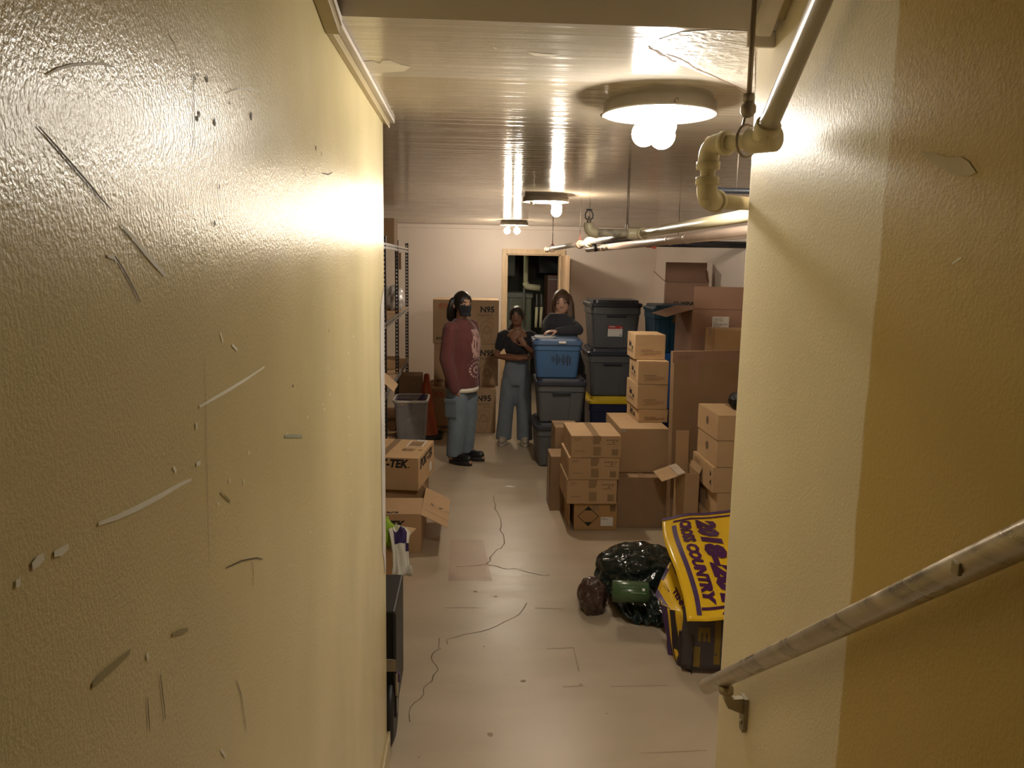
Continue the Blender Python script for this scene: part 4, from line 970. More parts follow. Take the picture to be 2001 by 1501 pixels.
# black wheeled case tucked behind the end of the left wall
cs = thing('rolling_case', 'black wheeled case with metal clasp tucked behind the stair wall end', 'case', (-.42, 3.2, 0))
boxo('body', (-.20, -.19, .12), (.135, .20, zpx(765, 1192, 3.03)), M_CASE, cs, bevel=.008)
boxo('edge_strip', (.128, -.195, .13), (.140, -.183, zpx(765, 1195, 3.03)), M_BLACKM, cs)
bm = bmesh.new(); mx = Matrix.Translation((.115, -.13, .142)) @ Matrix.Rotation(PI/2, 4, 'Y')
add_lathe(bm, [(.0, -.016), (.09, -.016), (.12, -.018), (.136, -.012), (.140, 0), (.136, .012), (.12, .018), (.09, .016), (.0, .016)], 32, mx); wh = bmobj('wheel', bm, M_RUBBER, cs, True)
lathe('hub', [(.0, .0), (.03, .0), (.03, .006), (.0, .008)], M_ALU, wh, 16, Matrix.Translation((.131, -.13, .142)) @ Matrix.Rotation(PI/2, 4, 'Y'))
c0 = zpx(770, 1345, 3.0)
bm = bmesh.new(); a = [bm.verts.new((.137, -.195+u, c0+v)) for u, v in ((0, .06), (.03, .02), (.035, -.02), (.015, -.04), (-.012, -.03), (-.015, .01))]; b = [bm.verts.new((.145, v_.co.y, v_.co.z)) for v_ in a]
ringbridge(bm, a, b); bm.faces.new(a[::-1]); bm.faces.new(b); bmobj('clasp', bm, M_ALU, cs)
boxo('strap', (.138, -.19, c0+.02), (.152, -.17, c0+.055), M_FLAGV, cs)
boxo('corner_plate', (.10, -.198, c0+.07), (.138, -.190, c0+.12), M_BRKT, cs)
# scrap of paper
p = atZ(997, 951, 0); mesh('paper_scrap', [(p.x-.05, p.y+.01, .001), (p.x+.0, p.y-.03, .0015), (p.x+.05, p.y-.012, .001), (p.x-.002, p.y+.03, .004), (p.x-.05, p.y+.01, .0002), (p.x+.0, p.y-.03, .0002), (p.x+.05, p.y-.012, .0002), (p.x-.002, p.y+.03, .0002)], [(0, 1, 2, 3), (7, 6, 5, 4), (0, 4, 5, 1), (1, 5, 6, 2), (2, 6, 7, 3), (3, 7, 4, 0)], M_LABEL)
tag(bpy.data.objects['paper_scrap'], 'small white paper scrap lying on the concrete aisle', 'paper')

# ------------------------------------------------------------------ yard sign sleeves, bags and film on the right
def sheet_surface(fn, nu, nv, name, m, parent, thick=.003):
    bm = bmesh.new(); g = [[bm.verts.new(fn(i/nu, j/nv)) for i in range(nu+1)] for j in range(nv+1)]
    for j in range(nv):
        for i in range(nu): bm.faces.new((g[j][i], g[j][i+1], g[j+1][i+1], g[j+1][i]))
    o = bmobj(name, bm, m, parent, True)
    md = o.modifiers.new('thickness', 'SOLIDIFY'); md.thickness = thick; md.offset = -1
    return o
def on_surface(fn, u, v, eps):
    p = fn(u, v); du = fn(u+.01, v)-p; dvv = fn(u, v+.01)-p; n = dvv.cross(du).normalized()
    return p+n*eps
def map_strip(name, fn, u0, u1, v0, v1, m, parent, eps=.003, n=16):
    vs = []; fs = []
    lu = abs(u1-u0) > abs(v1-v0)
    for k in range(n+1):
        t_ = k/n
        if lu: a, b = (u0+(u1-u0)*t_, v0), (u0+(u1-u0)*t_, v1)
        else: a, b = (u0, v0+(v1-v0)*t_), (u1, v0+(v1-v0)*t_)
        vs += [on_surface(fn, *a, eps), on_surface(fn, *b, eps)]
    fs = [(2*k, 2*k+1, 2*k+3, 2*k+2) for k in range(n)]
    return mesh(name, vs, fs, m, parent, True)
def map_text(s, fn, uc, vc, usize, vlen, m, parent, shear=0.0, eps=.004, name='lettering', bold=.05, flip=1):
    """lettering whose baseline runs along v and whose tops point to +u"""
    me = text_mesh(s, 1.0, bold=bold, shear=shear)
    bm = bmesh.new(); bm.from_mesh(me); bmesh.ops.triangulate(bm, faces=bm.faces)
    bmesh.ops.subdivide_edges(bm, edges=[e for e in bm.edges if e.calc_length() > .5], cuts=2)
    xs_ = [v.co.x for v in bm.verts]; ys_ = [v.co.y for v in bm.verts]; lx = max(xs_)-min(xs_); cx_ = (max(xs_)+min(xs_))/2; cy_ = (max(ys_)+min(ys_))/2; ly = max(ys_)-min(ys_)
    for v in bm.verts:
        vv = vc+flip*(v.co.x-cx_)/lx*vlen; uu = uc+flip*(v.co.y-cy_)/ly*usize
        v.co = on_surface(fn, uu, vv, eps)
    return bmobj(name, bm, m, parent, False, normals=False)
pile = thing('banner_pile', 'squared pile of folded banners under the yellow sign sleeve', 'banner pile', (1.50, 4.02, 0))
for k in range(6):
    z0 = .004+k*.055; rr = random.Random(k)
    boxo('folded_banner', (-.27+rr.uniform(-.01, .03), -.30+rr.uniform(-.01, .02), z0), (.28+rr.uniform(-.02, .02), .30+rr.uniform(-.03, .03), z0+.050), M_FLAGD if k % 2 else M_FLAGV, pile, bevel=.012)
# top sleeve
C00 = Vector((1.105, 4.33, .52)); C10 = Vector((1.73, 4.40, .58)); C01 = Vector((1.015, 3.50, .325)); C11 = Vector((1.62, 3.47, .35))
def S1(u, v):
    p = C00*(1-u)*(1-v)+C10*u*(1-v)+C01*(1-u)*v+C11*u*v
    b = math.sin(PI*min(max(v, 0), 1))*.045
    edge = -.05*max(0, .10-u)**1.2*2
    p = p+Vector((-.02*math.sin(v*5)*(1-u), 0, b+edge+.014*noise.noise(Vector((u*4, v*4, 1.3)))-.05*max(0, v-.86)*3*1.2))
    return p
s1 = thing('sign_sleeve', 'glossy yellow vinyl sign sleeve reading CROSS COUNTRY spread over the pile', 'banner')
sheet_surface(S1, 26, 30, 'sheet', M_FLAGY, s1)
def V_(px, py): pass
map_text('2018-2019', S1, .385, .58, .19, .98, M_FLAGP, s1, shear=.2, bold=.075)
map_text('CROSS COUNTRY', S1, .205, .50, .105, .84, M_FLAGP, s1, shear=.2, bold=.07)
map_strip('border_line', S1, .085, .125, .12, .97, M_FLAGV, s1); map_strip('border_line', S1, .10, .95, .05, .075, M_FLAGP, s1); map_strip('border_line', S1, .13, .95, .925, .942, M_FLAGP, s1)
map_strip('border_line', S1, .0, .95, -.02, .012, M_FLAGV, s1); map_text('VARSITY', S1, .62, .55, .10, .6, M_FLAGP, s1, shear=.2)
# second sleeve hanging off the left side
A_ = atY(1310, 1098, 4.16); B_ = atY(1281, 1163, 3.97); C_ = atY(1338, 1245, 3.60); D_ = atY(1356, 1205, 3.80)
def S2(u, v):
    p = (B_*(1-v)+C_*v)*(1-u)+(A_*(1-v)+D_*v)*u
    return p+Vector((0, 0, .012*math.sin(PI*u)+.008*noise.noise(Vector((u*3, v*3, 7)))))
s2 = thing('sign_sleeve', 'yellow vinyl sleeve reading TENNIS slipping off the left side of the pile', 'banner')
sheet_surface(S2, 16, 20, 'sheet', M_FLAGY, s2)
map_strip('border_line', S2, -.01, .16, .0, 1.0, M_FLAGV, s2); map_strip('border_line', S2, .0, 1.0, -.01, .07, M_FLAGV, s2); map_strip('border_line', S2, .34, .42, .10, .30, M_FLAGP, s2)
map_text('TENNIS', S2, .62, .62, .26, .50, M_FLAGP, s2, shear=.2)
# hanging folded sleeves at the front
for i, (xa, ya_, xb, yb2, Yh, lab) in enumerate(((1292, 1180, 1340, 1330, 3.62, 'yellow and violet folded sleeve edge hanging nearest the black bags'), (1318, 1225, 1347, 1345, 3.56, 'dark folded sleeve hanging at the corner of the pile'))):
    a = atY(xa, ya_, Yh+.16); b = atY(xa+40, ya_+20, Yh); c = atY(xb, yb2, Yh)
    def S3(u, v, a=a, b=b, c=c, i=i):
        top = a*(1-u)+b*u; bot = c+Vector((-.05+.06*u, .13*(1-u), .02*(1-u)))
        p = top*(1-v)+bot*v
        return p+Vector((.012*math.sin(u*9+i)+.008*noise.noise(Vector((u*4, v*3, i))), -.012*math.sin(v*4+u*6), 0))
    s3 = thing('hanging_sleeve', lab, 'banner')
    sheet_surface(S3, 12, 14, 'sheet', (M_FLAGY, M_FLAGD, M_FLAGY)[i], s3)
    map_strip('border_line', S3, .0, .22, .0, 1, M_FLAGV, s3, .005); map_strip('border_line', S3, .55, .72, .0, 1, M_FLAGD, s3, .005)
fp_ = thing('front_banner', 'dim violet banner with yellow letters hanging down the front of the pile', 'banner')
def S4(u, v):
    return Vector((1.04+.50*u, 3.60-.03*math.sin(u*5)-.02*v+.015*noise.noise(Vector((u*4, v*3, 2))), .33-.31*v))
sheet_surface(S4, 14, 10, 'sheet', mat('shade darkened violet vinyl', (.045, .036, .042), .35), fp_)  # sheet and print coloured darker for the shade under the top sleeve
map_text('E', S4, .20, .42, .11, .22, mat('shade darkened yellow print', (.17, .11, .015), .4), fp_); map_strip('border_line', S4, .10, .17, .62, .95, MATS['shade darkened yellow print'], fp_, .004); map_strip('border_line', S4, .30, .36, .10, .9, MATS['shade darkened yellow print'], fp_, .004)
# bags
lump('trash_bag', 'shiny black green plastic bag slumped beside the yellow sleeve', 'plastic bag', (1.04, 4.53, 0), (.26, .20, .165), M_BAGK, 11, .30, 1.5, sub=5)
fa = [atZ(x, y, z) for x, y, z in ((1222, 1128, .10), (1232, 1148, .11), (1242, 1166, .10), (1252, 1184, .075), (1262, 1202, .045), (1270, 1220, .02))]
cloth('trash_bag', 'pleated black green plastic bag spread on the floor before the roll', 'plastic bag', fa, [.16, .24, .30, .30, .28, .24], (1, -.35, 0), [M_BAGK], lambda i, k: 0, 1.0, thick=.003, fold=.022, n=40)
lump('brown_bag', 'crumpled brown plastic bag at the aisle side of the black bags', 'plastic bag', (.715, 4.30, 0), (.08, .12, .10), M_BAGB, 23, .25, 1.5, sub=5)
bz = thing('film_roll', 'green printed roll of plastic liners lying across the black bags', 'roll', (.895, 4.13, .175), math.radians(-9))
bm = bmesh.new(); add_sweep(bm, [(-.10, 0, 0), (-.095, 0, 0), (.095, 0, 0), (.10, 0, 0)], [(.05, .06), (.058, .07), (.058, .07), (.05, .06)], 20, hint=(0, 0, 1)); bmobj('body', bm, M_GREEN, bz, True)
mxr = Matrix.Translation((.0, -.052, .035)) @ Matrix.Rotation(math.radians(-38), 4, 'X') @ Matrix(((1, 0, 0, 0), (0, 0, -1, -.004), (0, 1, 0, 0), (0, 0, 0, 1)))
decal('white_mark', rect(.068, .0, .014, .014), bz, mxr, M_LABEL, .004); scribble('fine_print', [(.0, .08, -.02, .004), (-.06, .02, .01, .003)], bz, mxr @ Matrix.Translation((0, 0, .004)), mat('pale green print', (.16, .25, .12), .5), 6)
ys_ = thing('yellow_scrap', 'corner of yellow vinyl showing behind the black bag', 'banner', (1.0, 4.79, 0))
mesh('sheet', [(-.17, 0, .02), (.06, .06, .03), (.10, .02, .20), (-.02, -.02, .15), (-.17, .012, .02), (.06, .07, .03), (.10, .03, .20), (-.02, -.01, .15)], [(0, 1, 2, 3), (7, 6, 5, 4), (0, 4, 5, 1), (1, 5, 6, 2), (2, 6, 7, 3), (3, 7, 4, 0)], M_FLAGY, ys_)
lump('black_pouch', 'small black bag on top of the five box stack', 'bag', atY(1447, 795, 5.25)+Vector((0, .02, -.01)), (.07, .09, .06), M_CASE, 31, .3, 2.5)
lump('black_pouch', 'black plastic bag stuffed between the grey totes and the navy tote', 'bag', (atY(1147, 820, 7.9).x, 7.86, 0), (.035, .10, .20), M_BAGK, 37, .35, 3)

# ------------------------------------------------------------------ boiler room
bo = thing('boiler', 'green grey boiler casing seen through the doorway', 'boiler', (.62, 12.85, 0))
boxo('casing_panel', (-.36, -.4, .05), (.34, .4, 1.42), M_BOIL, bo, bevel=.02); boxo('top_cover', (-.38, -.42, 1.42), (.36, .42, 1.50), M_DUCT, bo, bevel=.01)
boxo('seam', (-.01, -.412, .05), (.02, -.4, 1.42), M_DUCT, bo); lathe('drum', [(.0, 0), (.16, 0), (.17, .02), (.17, .30), (.15, .32), (0, .32)], M_BOIL, bo, 24, Matrix.Translation((.12, -.42, .55)) @ Matrix.Rotation(PI/2, 4, 'X') @ Matrix.Translation((0, 0, -.1)))
bc2 = thing('tall_cabinet', 'dark brown tall metal cabinet beyond the doorway', 'cabinet', (1.46, 12.3, 0))
boxo('body', (-.30, -.3, .02), (.30, .3, 1.78), M_BRCAB, bc2, bevel=.01); boxo('door', (-.28, -.315, .06), (.28, -.3, 1.70), M_BRCAB, bc2, bevel=.006); boxo('top_rail', (-.30, -.318, 1.71), (.30, -.3, 1.73), M_DUCT, bc2)
bp2 = thing('insulated_pipe', 'pale cream insulated pipe elbow beyond the doorway', 'pipe')
a = atY(1028, 508, 12.2); b = atY(1027, 560, 12.2); c = atY(1055, 563, 12.2)
tube('riser', [a+Vector((0, 0, .25)), b], .036, M_INSUL, bp2, 16); tube('elbow', arc_path([b+Vector((0, 0, .05)), b, c], .06), .048, M_INSUL, bp2, 16); 
tube('drop', [b+Vector((-.02, 0, -.02)), b+Vector((-.02, 0, -.5))], .018, M_DUCT, bp2, 10)
for x in (1049, 1058):
    tube('valve_stem', [atY(x, 600, 11.9), atY(x-2, 640, 11.9)], .022, M_INSUL, bp2, 12)
    tube('stem_riser', [atY(x, 575, 11.9), atY(x, 602, 11.9)], .012, M_DUCT, bp2, 8)
du = thing('duct', 'dark grey sheet metal duct under the ceiling beyond the doorway', 'duct', (1.1, 13.2, 2.149))
boxo('trunk', (-.9, -.25, 0), (1.2, .25, .45), M_DUCT, du, bevel=.01); boxo('drop', (-.5, -.15, -.4), (-.38, .0, 0), M_DUCT, du); boxo('box', (.0, -.35, -.35), (.35, -.1, 0), M_BLACKM, du, bevel=.01)
lb = thing('service_lamp', 'bare service lamp on the ceiling of the room beyond', 'lamp', (-.35, 12.1, 2.6))
lathe('socket', [(.0, 0), (.05, 0), (.05, -.02), (.02, -.03), (.02, -.08), (.0, -.08)], M_SOCK, lb, 16)
lathe('bulb', [(.012, -.08), (.02, -.10), (.034, -.13), (.03, -.155), (.0, -.17)], mat('service bulb glow', (.9, .9, .9), .4, emit=((.95, 1, .68), 150)), lb, 16)

# ------------------------------------------------------------------ people
def remesh(bm, vox, smooth=2, name='tmp'):
    """one continuous surface from overlapping closed pieces"""
    bmesh.ops.recalc_face_normals(bm, faces=bm.faces)
    me = bpy.data.meshes.new(name); bm.to_mesh(me); bm.free()
    o = bpy.data.objects.new('tmp', me); COL.objects.link(o)
    md = o.modifiers.new('r', 'REMESH'); md.mode = 'VOXEL'; md.voxel_size = vox; md.use_smooth_shade = True
    if smooth:
        ms = o.modifiers.new('s', 'SMOOTH'); ms.factor = .5; ms.iterations = smooth
    dg = bpy.context.evaluated_depsgraph_get()
    out = bpy.data.meshes.new_from_object(o.evaluated_get(dg))
    bpy.data.objects.remove(o); bpy.data.meshes.remove(me)
    return out
def rings(bm, secs, seg=20, mtx=None):
    """closed loft of horizontal ellipses (z, cx, cy, rx, ry)"""
    rg = []
    for z, cx, cy, rx, ry in secs:
        rg.append([bm.verts.new((cx+rx*math.cos(k/seg*2*PI), cy+ry*math.sin(k/seg*2*PI), z)) for k in range(seg)])
    for i in range(len(rg)-1): ringbridge(bm, rg[i], rg[i+1])
    bm.faces.new(rg[0][::-1]); bm.faces.new(rg[-1])
    if mtx is not None:
        for g in rg:
            for v in g: v.co = mtx @ v.co
HEAD = ((.866, -.030, .014, .012), (.872, -.028, .024, .022), (.884, -.020, .033, .036), (.902, -.011, .040, .049), (.922, -.004, .0435, .056), (.945, .001, .0455, .0585), (.965, .003, .044, .056), (.982, .004, .036, .047), (.994, .004, .022, .030), (1.0, .004, .006, .009))
def head_matrix(h, yaw, pitch, roll, shift=(0, 0, 0)):
    piv = Vector((0, .005*h, .862*h))
    return Matrix.Translation(Vector(shift)+piv) @ Matrix.Rotation(yaw, 4, 'Z') @ Matrix.Rotation(pitch, 4, 'X') @ Matrix.Rotation(roll, 4, 'Y') @ Matrix.Translation(-piv)
def add_hand(bm, wrist, dr, palm, side, s=1.0, curl=.5, spread=.12):
    """palm flattened across its normal, four bent fingers of different lengths and a thumb from the palm's side"""
    wrist = Vector(wrist); dr = Vector(dr).normalized(); palm = Vector(palm); palm = (palm-dr*palm.dot(dr)).normalized(); sd = dr.cross(palm)*side
    add_sweep(bm, [wrist-dr*.012*s, wrist+dr*.02*s, wrist+dr*.055*s, wrist+dr*.086*s], [(.019*s, .026*s), (.017*s, .034*s), (.015*s, .041*s), (.011*s, .036*s)], 12, hint=palm, round_ends=2)
    for k, (o, L) in enumerate(((-.029, .060), (-.010, .074), (.010, .078), (.029, .068))):
        p = wrist+dr*.078*s+sd*o*s; d = (dr+sd*o*spread*20*.2).normalized(); pts = [p]; a = 0
        for seg, fr in enumerate((.45, .32, .23)):
            a += curl*(.6 if seg == 0 else .9)
            dd = d*math.cos(a)+palm*math.sin(a); p = p+dd*L*fr*s*1.05; pts.append(p)
        add_sweep(bm, pts, [.0095*s, .0092*s, .0085*s, .0072*s], 8, round_ends=2)
    p = wrist+dr*.025*s+sd*.030*s; d1 = (dr*.6+sd*.8+palm*.35).normalized(); d2 = (dr*.9+sd*.35+palm*.45*(1+curl)).normalized()
    add_sweep(bm, [p, p+d1*.036*s, p+d1*.036*s+d2*.030*s, p+d1*.036*s+d2*.052*s], [.014*s, .0115*s, .010*s, .0085*s], 8, round_ends=2)
def person(label, loc, rz, h, spec):
    """local frame: feet at z = 0, facing -y, the figure's own left is +x"""
    t = thing('person', label, 'person', loc, math.radians(rz))
    HM = head_matrix(h, *spec['head'], shift=spec.get('shift', (0, 0, 0)))
    lean = spec.get('lean', 0.0)
    def ln(p): p = Vector(p); k = max(0, p.z-.52*h); return Vector((p.x, p.y-k*lean, p.z))
    # body ------------------------------------------------
    bm = bmesh.new()
    def torso(k, zlo, zhi, grow, bust=.0):
        S = [(.455, 0, .088, .068), (.50, .004, .101, .076), (.54, .004, .099, .073), (.58, .0, .086, .063), (.62, -.002, .079, .058), (.66, -.004, .083, .060), (.70, -.008-bust, .090, .066+bust), (.74, -.006-bust*.8, .097, .067+bust*.8), (.775, .0, .104, .060), (.80, .002, .100, .052), (.82, .004, .078, .042), (.838, .004, .046, .037)]
        S = [s for s in S if zlo <= s[0] <= zhi]
        return [(z*h, 0, cy*h-max(0, z-.52)*h*lean, rx*h*spec.get('wide', 1)+grow, ry*h+grow) for z, cy, rx, ry in S]
    b = spec.get('bust', .006)
    rings(bm, torso(0, .455, .838, 0, b))
    nb = ln((0, .006*h, .82*h)); nt = HM @ Vector((0, .006*h, .90*h))
    add_sweep(bm, [nb, (nb+nt)/2, nt], [.035*h, .031*h, .032*h], 14)
    rings(bm, [(z*h, 0, cy*h, rx*h, ry*h) for z, cy, rx, ry in HEAD], 24, HM)
    hd = lambda x, y, z: HM @ Vector((x*h, y*h, z*h))
    add_sweep(bm, [hd(0, -.054, .936), hd(0, -.062, .922), hd(0, -.066, .912), hd(0, -.056, .907)], [.006*h, .0075*h, .0095*h, .008*h], 8, round_ends=2)
    for s in (-1, 1): add_sweep(bm, [hd(s*.0445, .008, .935), hd(s*.048, .012, .922), hd(s*.045, .010, .908)], [(.004*h, .011*h), (.005*h, .013*h), (.003*h, .008*h)], 8, round_ends=2)
    for s in (-1, 1): add_sweep(bm, [hd(s*.020, -.0555, .943), hd(s*.012, -.058, .9445), hd(s*.030, -.049, .9425)][:2]+[hd(s*.030, -.050, .943)], [.005*h]*3, 6, round_ends=1)
    add_sweep(bm, [hd(-.013, -.0505, .893), hd(0, -.0535, .893), hd(.013, -.0505, .893)], [.005*h]*3, 6, round_ends=1)
    arms = spec['arms']
    for side, (sh_, el, wr, hdir, pn, curl) in zip((-1, 1), arms):
        sh_, el, wr = Vector(sh_), Vector(el), Vector(wr)
        add_sweep(bm, [sh_, sh_*.5+el*.5, el, el*.6+wr*.4, wr], [.033*h, .028*h, .0235*h, .024*h, .0155*h], 12, round_ends=3)
        add_hand(bm, wr, hdir, pn, side if spec.get('flip', True) else -side, .97*h/1.65, curl)
    legs = spec['legs']
    for hip, kn, an, toe in legs:
        hip, kn, an, toe = map(Vector, (hip, kn, an, toe))
        add_sweep(bm, [hip, hip*.5+kn*.5, kn, kn*.65+an*.35, an, an-Vector((0, 0, .03))], [.052*h, .048*h, .034*h, .034*h, .021*h, .022*h], 14, round_ends=3)
        add_sweep(bm, [an+Vector((0, 0, -.03))-(toe-an)*.15, an+Vector((0, 0, -.04))+(toe-an)*.5, toe], [.024*h, .022*h, .016*h], 10, round_ends=2)
    link('body', remesh(bm, .0075, 2), spec['skin'], t)
    # face ------------------------------------------------
    M_EW = mat('eye white', (.36, .33, .31), .4); M_IR = mat('dark iris', (.02, .013, .01), .2)
    for s in (-1, 1):
        if spec.get('eyes', True):
            bm = bmesh.new(); bmesh.ops.create_uvsphere(bm, u_segments=12, v_segments=8, radius=1)
            mx = HM @ Matrix.Translation((s*.0195*h, -.0525*h, .932*h)) @ Matrix.Diagonal((.0100*h, .0045*h, .0046*h, 1))
            for v in bm.verts: v.co = mx @ v.co
            e = bmobj('eye', bm, M_EW, t, True)
            bm = bmesh.new(); bmesh.ops.create_uvsphere(bm, u_segments=10, v_segments=6, radius=1)
            mx = HM @ Matrix.Translation((s*.0195*h, -.0555*h, .932*h)) @ Matrix.Diagonal((.0046*h, .0028*h, .0044*h, 1))
            for v in bm.verts: v.co = mx @ v.co
            bmobj('iris', bm, M_IR, e, True)
        tube('eyebrow', [hd(s*.009, -.0600, .9445), hd(s*.020, -.0580, .9470), hd(s*.031, -.0515, .9445)], [(.0024*h, .002*h)]*3, spec['hairm'], t, 6)
    if not spec.get('mask'):
        ml = mat('lips', (.30, .10, .085), .45) if spec.get('light') else mat('darker lips', (.16, .05, .045), .45)
        tube('lips', [hd(-.016, -.0485, .8950), hd(-.008, -.0545, .8925), hd(0, -.0563, .8920), hd(.008, -.0545, .8925), hd(.016, -.0485, .8950)], [(.0012*h, .001*h), (.0032*h, .002*h), (.0036*h, .002*h), (.0032*h, .002*h), (.0012*h, .001*h)], ml, t, 8)
        if spec.get('smile'): tube('teeth', [hd(-.009, -.0555, .8945), hd(0, -.0585, .8938), hd(.009, -.0555, .8945)], [(.0016*h, .001*h)]*3, M_LABEL, t, 6)
    else:
        bm = bmesh.new(); rr = []
        for j in range(7):
            z = .868+j/6*(.928-.868); row = []
            for k in range(15):
                a = -PI/2+(k/14-.5)*2.5
                # ride just outside the face
                f = [(q[0], q[1], q[2], q[3]) for q in HEAD]
                zz = max(.8665, min(.99, z)); i = max(i_ for i_ in range(len(f)-1) if f[i_][0] <= zz); tt = (zz-f[i][0])/(f[i+1][0]-f[i][0])
                cy, rx, ry = [f[i][c]+(f[i+1][c]-f[i][c])*tt for c in (1, 2, 3)]
                rx = max(rx, .034); ry = max(ry, .040); bulge = .019*math.exp(-((a+PI/2)/.5)**2)*(1 if z > .893 else .5)
                row.append(bm.verts.new(hd((rx+.0035)*math.cos(a), cy+(ry+.0035+bulge)*math.sin(a), z)))
            rr.append(row)
        for j in range(6):
            for k in range(14): bm.faces.new((rr[j][k], rr[j][k+1], rr[j+1][k+1], rr[j+1][k]))
        mk = bmobj('face_mask', bm, mat('black cloth mask', (.012, .014, .022), .8), t, True); mk.modifiers.new('t', 'SOLIDIFY').thickness = .003
    # hair ------------------------------------------------
    bm = bmesh.new(); seg, vn = 32, 20
    hl = spec.get('hairline', .962); cap = []
    for j in range(vn+1):
        th = j/vn*PI*.88; row = []
        for k in range(seg):
            a = k/seg*2*PI
            x, y, z = math.sin(th)*math.cos(a), math.sin(th)*math.sin(a), math.cos(th)
            fr = max(0, -y)
            row.append((x*.0535, .007+y*.0665, .942+z*.0680))
        cap.append(row)
    def keep(p):
        x, y, z = p
        wo = .041*math.sqrt(max(0, (hl-z)/.05)) if z < hl else 0
        return not (y < -.012 and abs(x) < min(.0405, wo))
    vmap = {}
    for j in range(vn):
        for k in range(seg):
            q = [cap[j][k], cap[j][(k+1) % seg], cap[j+1][(k+1) % seg], cap[j+1][k]]
            c = tuple(sum(v[i] for v in q)/4 for i in range(3))
            if not keep(c): continue
            f = []
            for v in q:
                kk = tuple(round(x, 5) for x in v)
                if kk not in vmap: vmap[kk] = bm.verts.new(hd(*v))
                if vmap[kk] not in f: f.append(vmap[kk])
            if len(f) > 2:
                try: bm.faces.new(f)
                except ValueError: pass
    hr_ = bmobj('hair', bm, spec['hairm'], t, True)
    sd_ = hr_.modifiers.new('t', 'SOLIDIFY'); sd_.thickness = .007*h; sd_.offset = -1
    for pts, rad in spec.get('locks', []):
        tube('hair_lock', [hd(*p) if len(p) == 3 else Vector(p[:3]) for p in pts], [(r_[0]*h, r_[1]*h) for r_ in rad], spec['hairm'], hr_, 12, round_ends=2, hint=(0, 1, 0))
    return t, HM, torso, ln, hd
def skinm(n, c): return mat(n, c, .5, var=.05, vscale=20)
M_HAIRK = mat('black hair', (.012, .009, .009), .32, var=.5, vscale=40, stretch=(6, 6, .6), bump=.3, bscale=120, bstretch=(6, 6, .4))
M_HAIRB = mat('brown hair', (.075, .04, .022), .4, var=.4, vscale=40, stretch=(6, 6, .6), bump=.3, bscale=120, bstretch=(6, 6, .4))
M_DENIM = mat('blue grey denim', (.15, .20, .25), .85, var=.14, vscale=9, bump=.15, bscale=25, sheen=.1)
M_DENIM2 = mat('washed denim', (.15, .185, .225), .85, var=.10, vscale=9, bump=.15, bscale=25, sheen=.1)
def trousers(t, spec, h, torso_rings, m, zt, radii, vox=.011):
    bm = bmesh.new(); rings(bm, torso_rings)
    for hip, kn, an, toe in spec['legs']:
        hip, kn, an = map(Vector, (hip, kn, an))
        bot = an+Vector((0, 0, radii[4] if len(radii) > 4 else -.02))
        add_sweep(bm, [hip, hip*.5+kn*.5, kn, kn*.5+an*.5, bot+Vector((0, 0, .03)), bot], [radii[0]*h, radii[1]*h, radii[2]*h, radii[3]*h, radii[5]*h, radii[5]*h], 16)
    return link('jeans', remesh(bm, vox, 3), m, t)
def shoe(t, an, toe, h, m, sole, hs=.03, wd=.047, ln_=.0):
    an, toe = Vector(an), Vector(toe); d = Vector((toe.x-an.x, toe.y-an.y, 0)).normalized(); sd = Vector((-d.y, d.x, 0))
    heel = Vector((an.x, an.y, 0))-d*.055; tip = Vector((toe.x, toe.y, 0))+d*.02; L = (tip-heel).length
    def outline(z, g): 
        P = []
        for k in range(24):
            a = k/24*2*PI; u = .5+.5*math.cos(a); wv = wd*(.80+.22*math.sin(u*PI*.9))*math.sin(a)
            P.append(heel+d*(u*(L+2*g)-g)+sd*(wv*(1+g/wd))+Vector((0, 0, z)))
        return P
    def loft(name, secs, mm):
        bm = bmesh.new(); rg = [[bm.verts.new(p) for p in outline(z, g)] for z, g in secs]
        for i in range(len(rg)-1): ringbridge(bm, rg[i], rg[i+1])
        bm.faces.new(rg[0][::-1]); bm.faces.new(rg[-1]); return bmobj(name, bm, mm, t, True)
    up = loft('shoe', [(hs, -.002), (hs+.025, -.001), (hs+.045, -.010), (hs+.058, -.022)], m)
    so = loft('sole', [(0.001, .0), (.006, .004), (hs-.004, .004), (hs+.002, .0)], sole); so.parent = up
    bm = bmesh.new(); c = Vector((an.x, an.y, 0)); add_sweep(bm, [c+Vector((0, 0, hs+.03)), c+Vector((0, 0, hs+.085))], [.044, .040], 14); cu = bmobj('collar', bm, m, t, True); cu.parent = up
    for k in range(4):
        p = heel+d*(L*(.52+.085*k))+Vector((0, 0, hs+.060-.010*k))
        tube('lace', [p-sd*.022, p+Vector((0, 0, .006)), p+sd*.022], .0028, M_SHIRTW if mm_white else M_ALU, up, 6)
    return up
mm_white = False
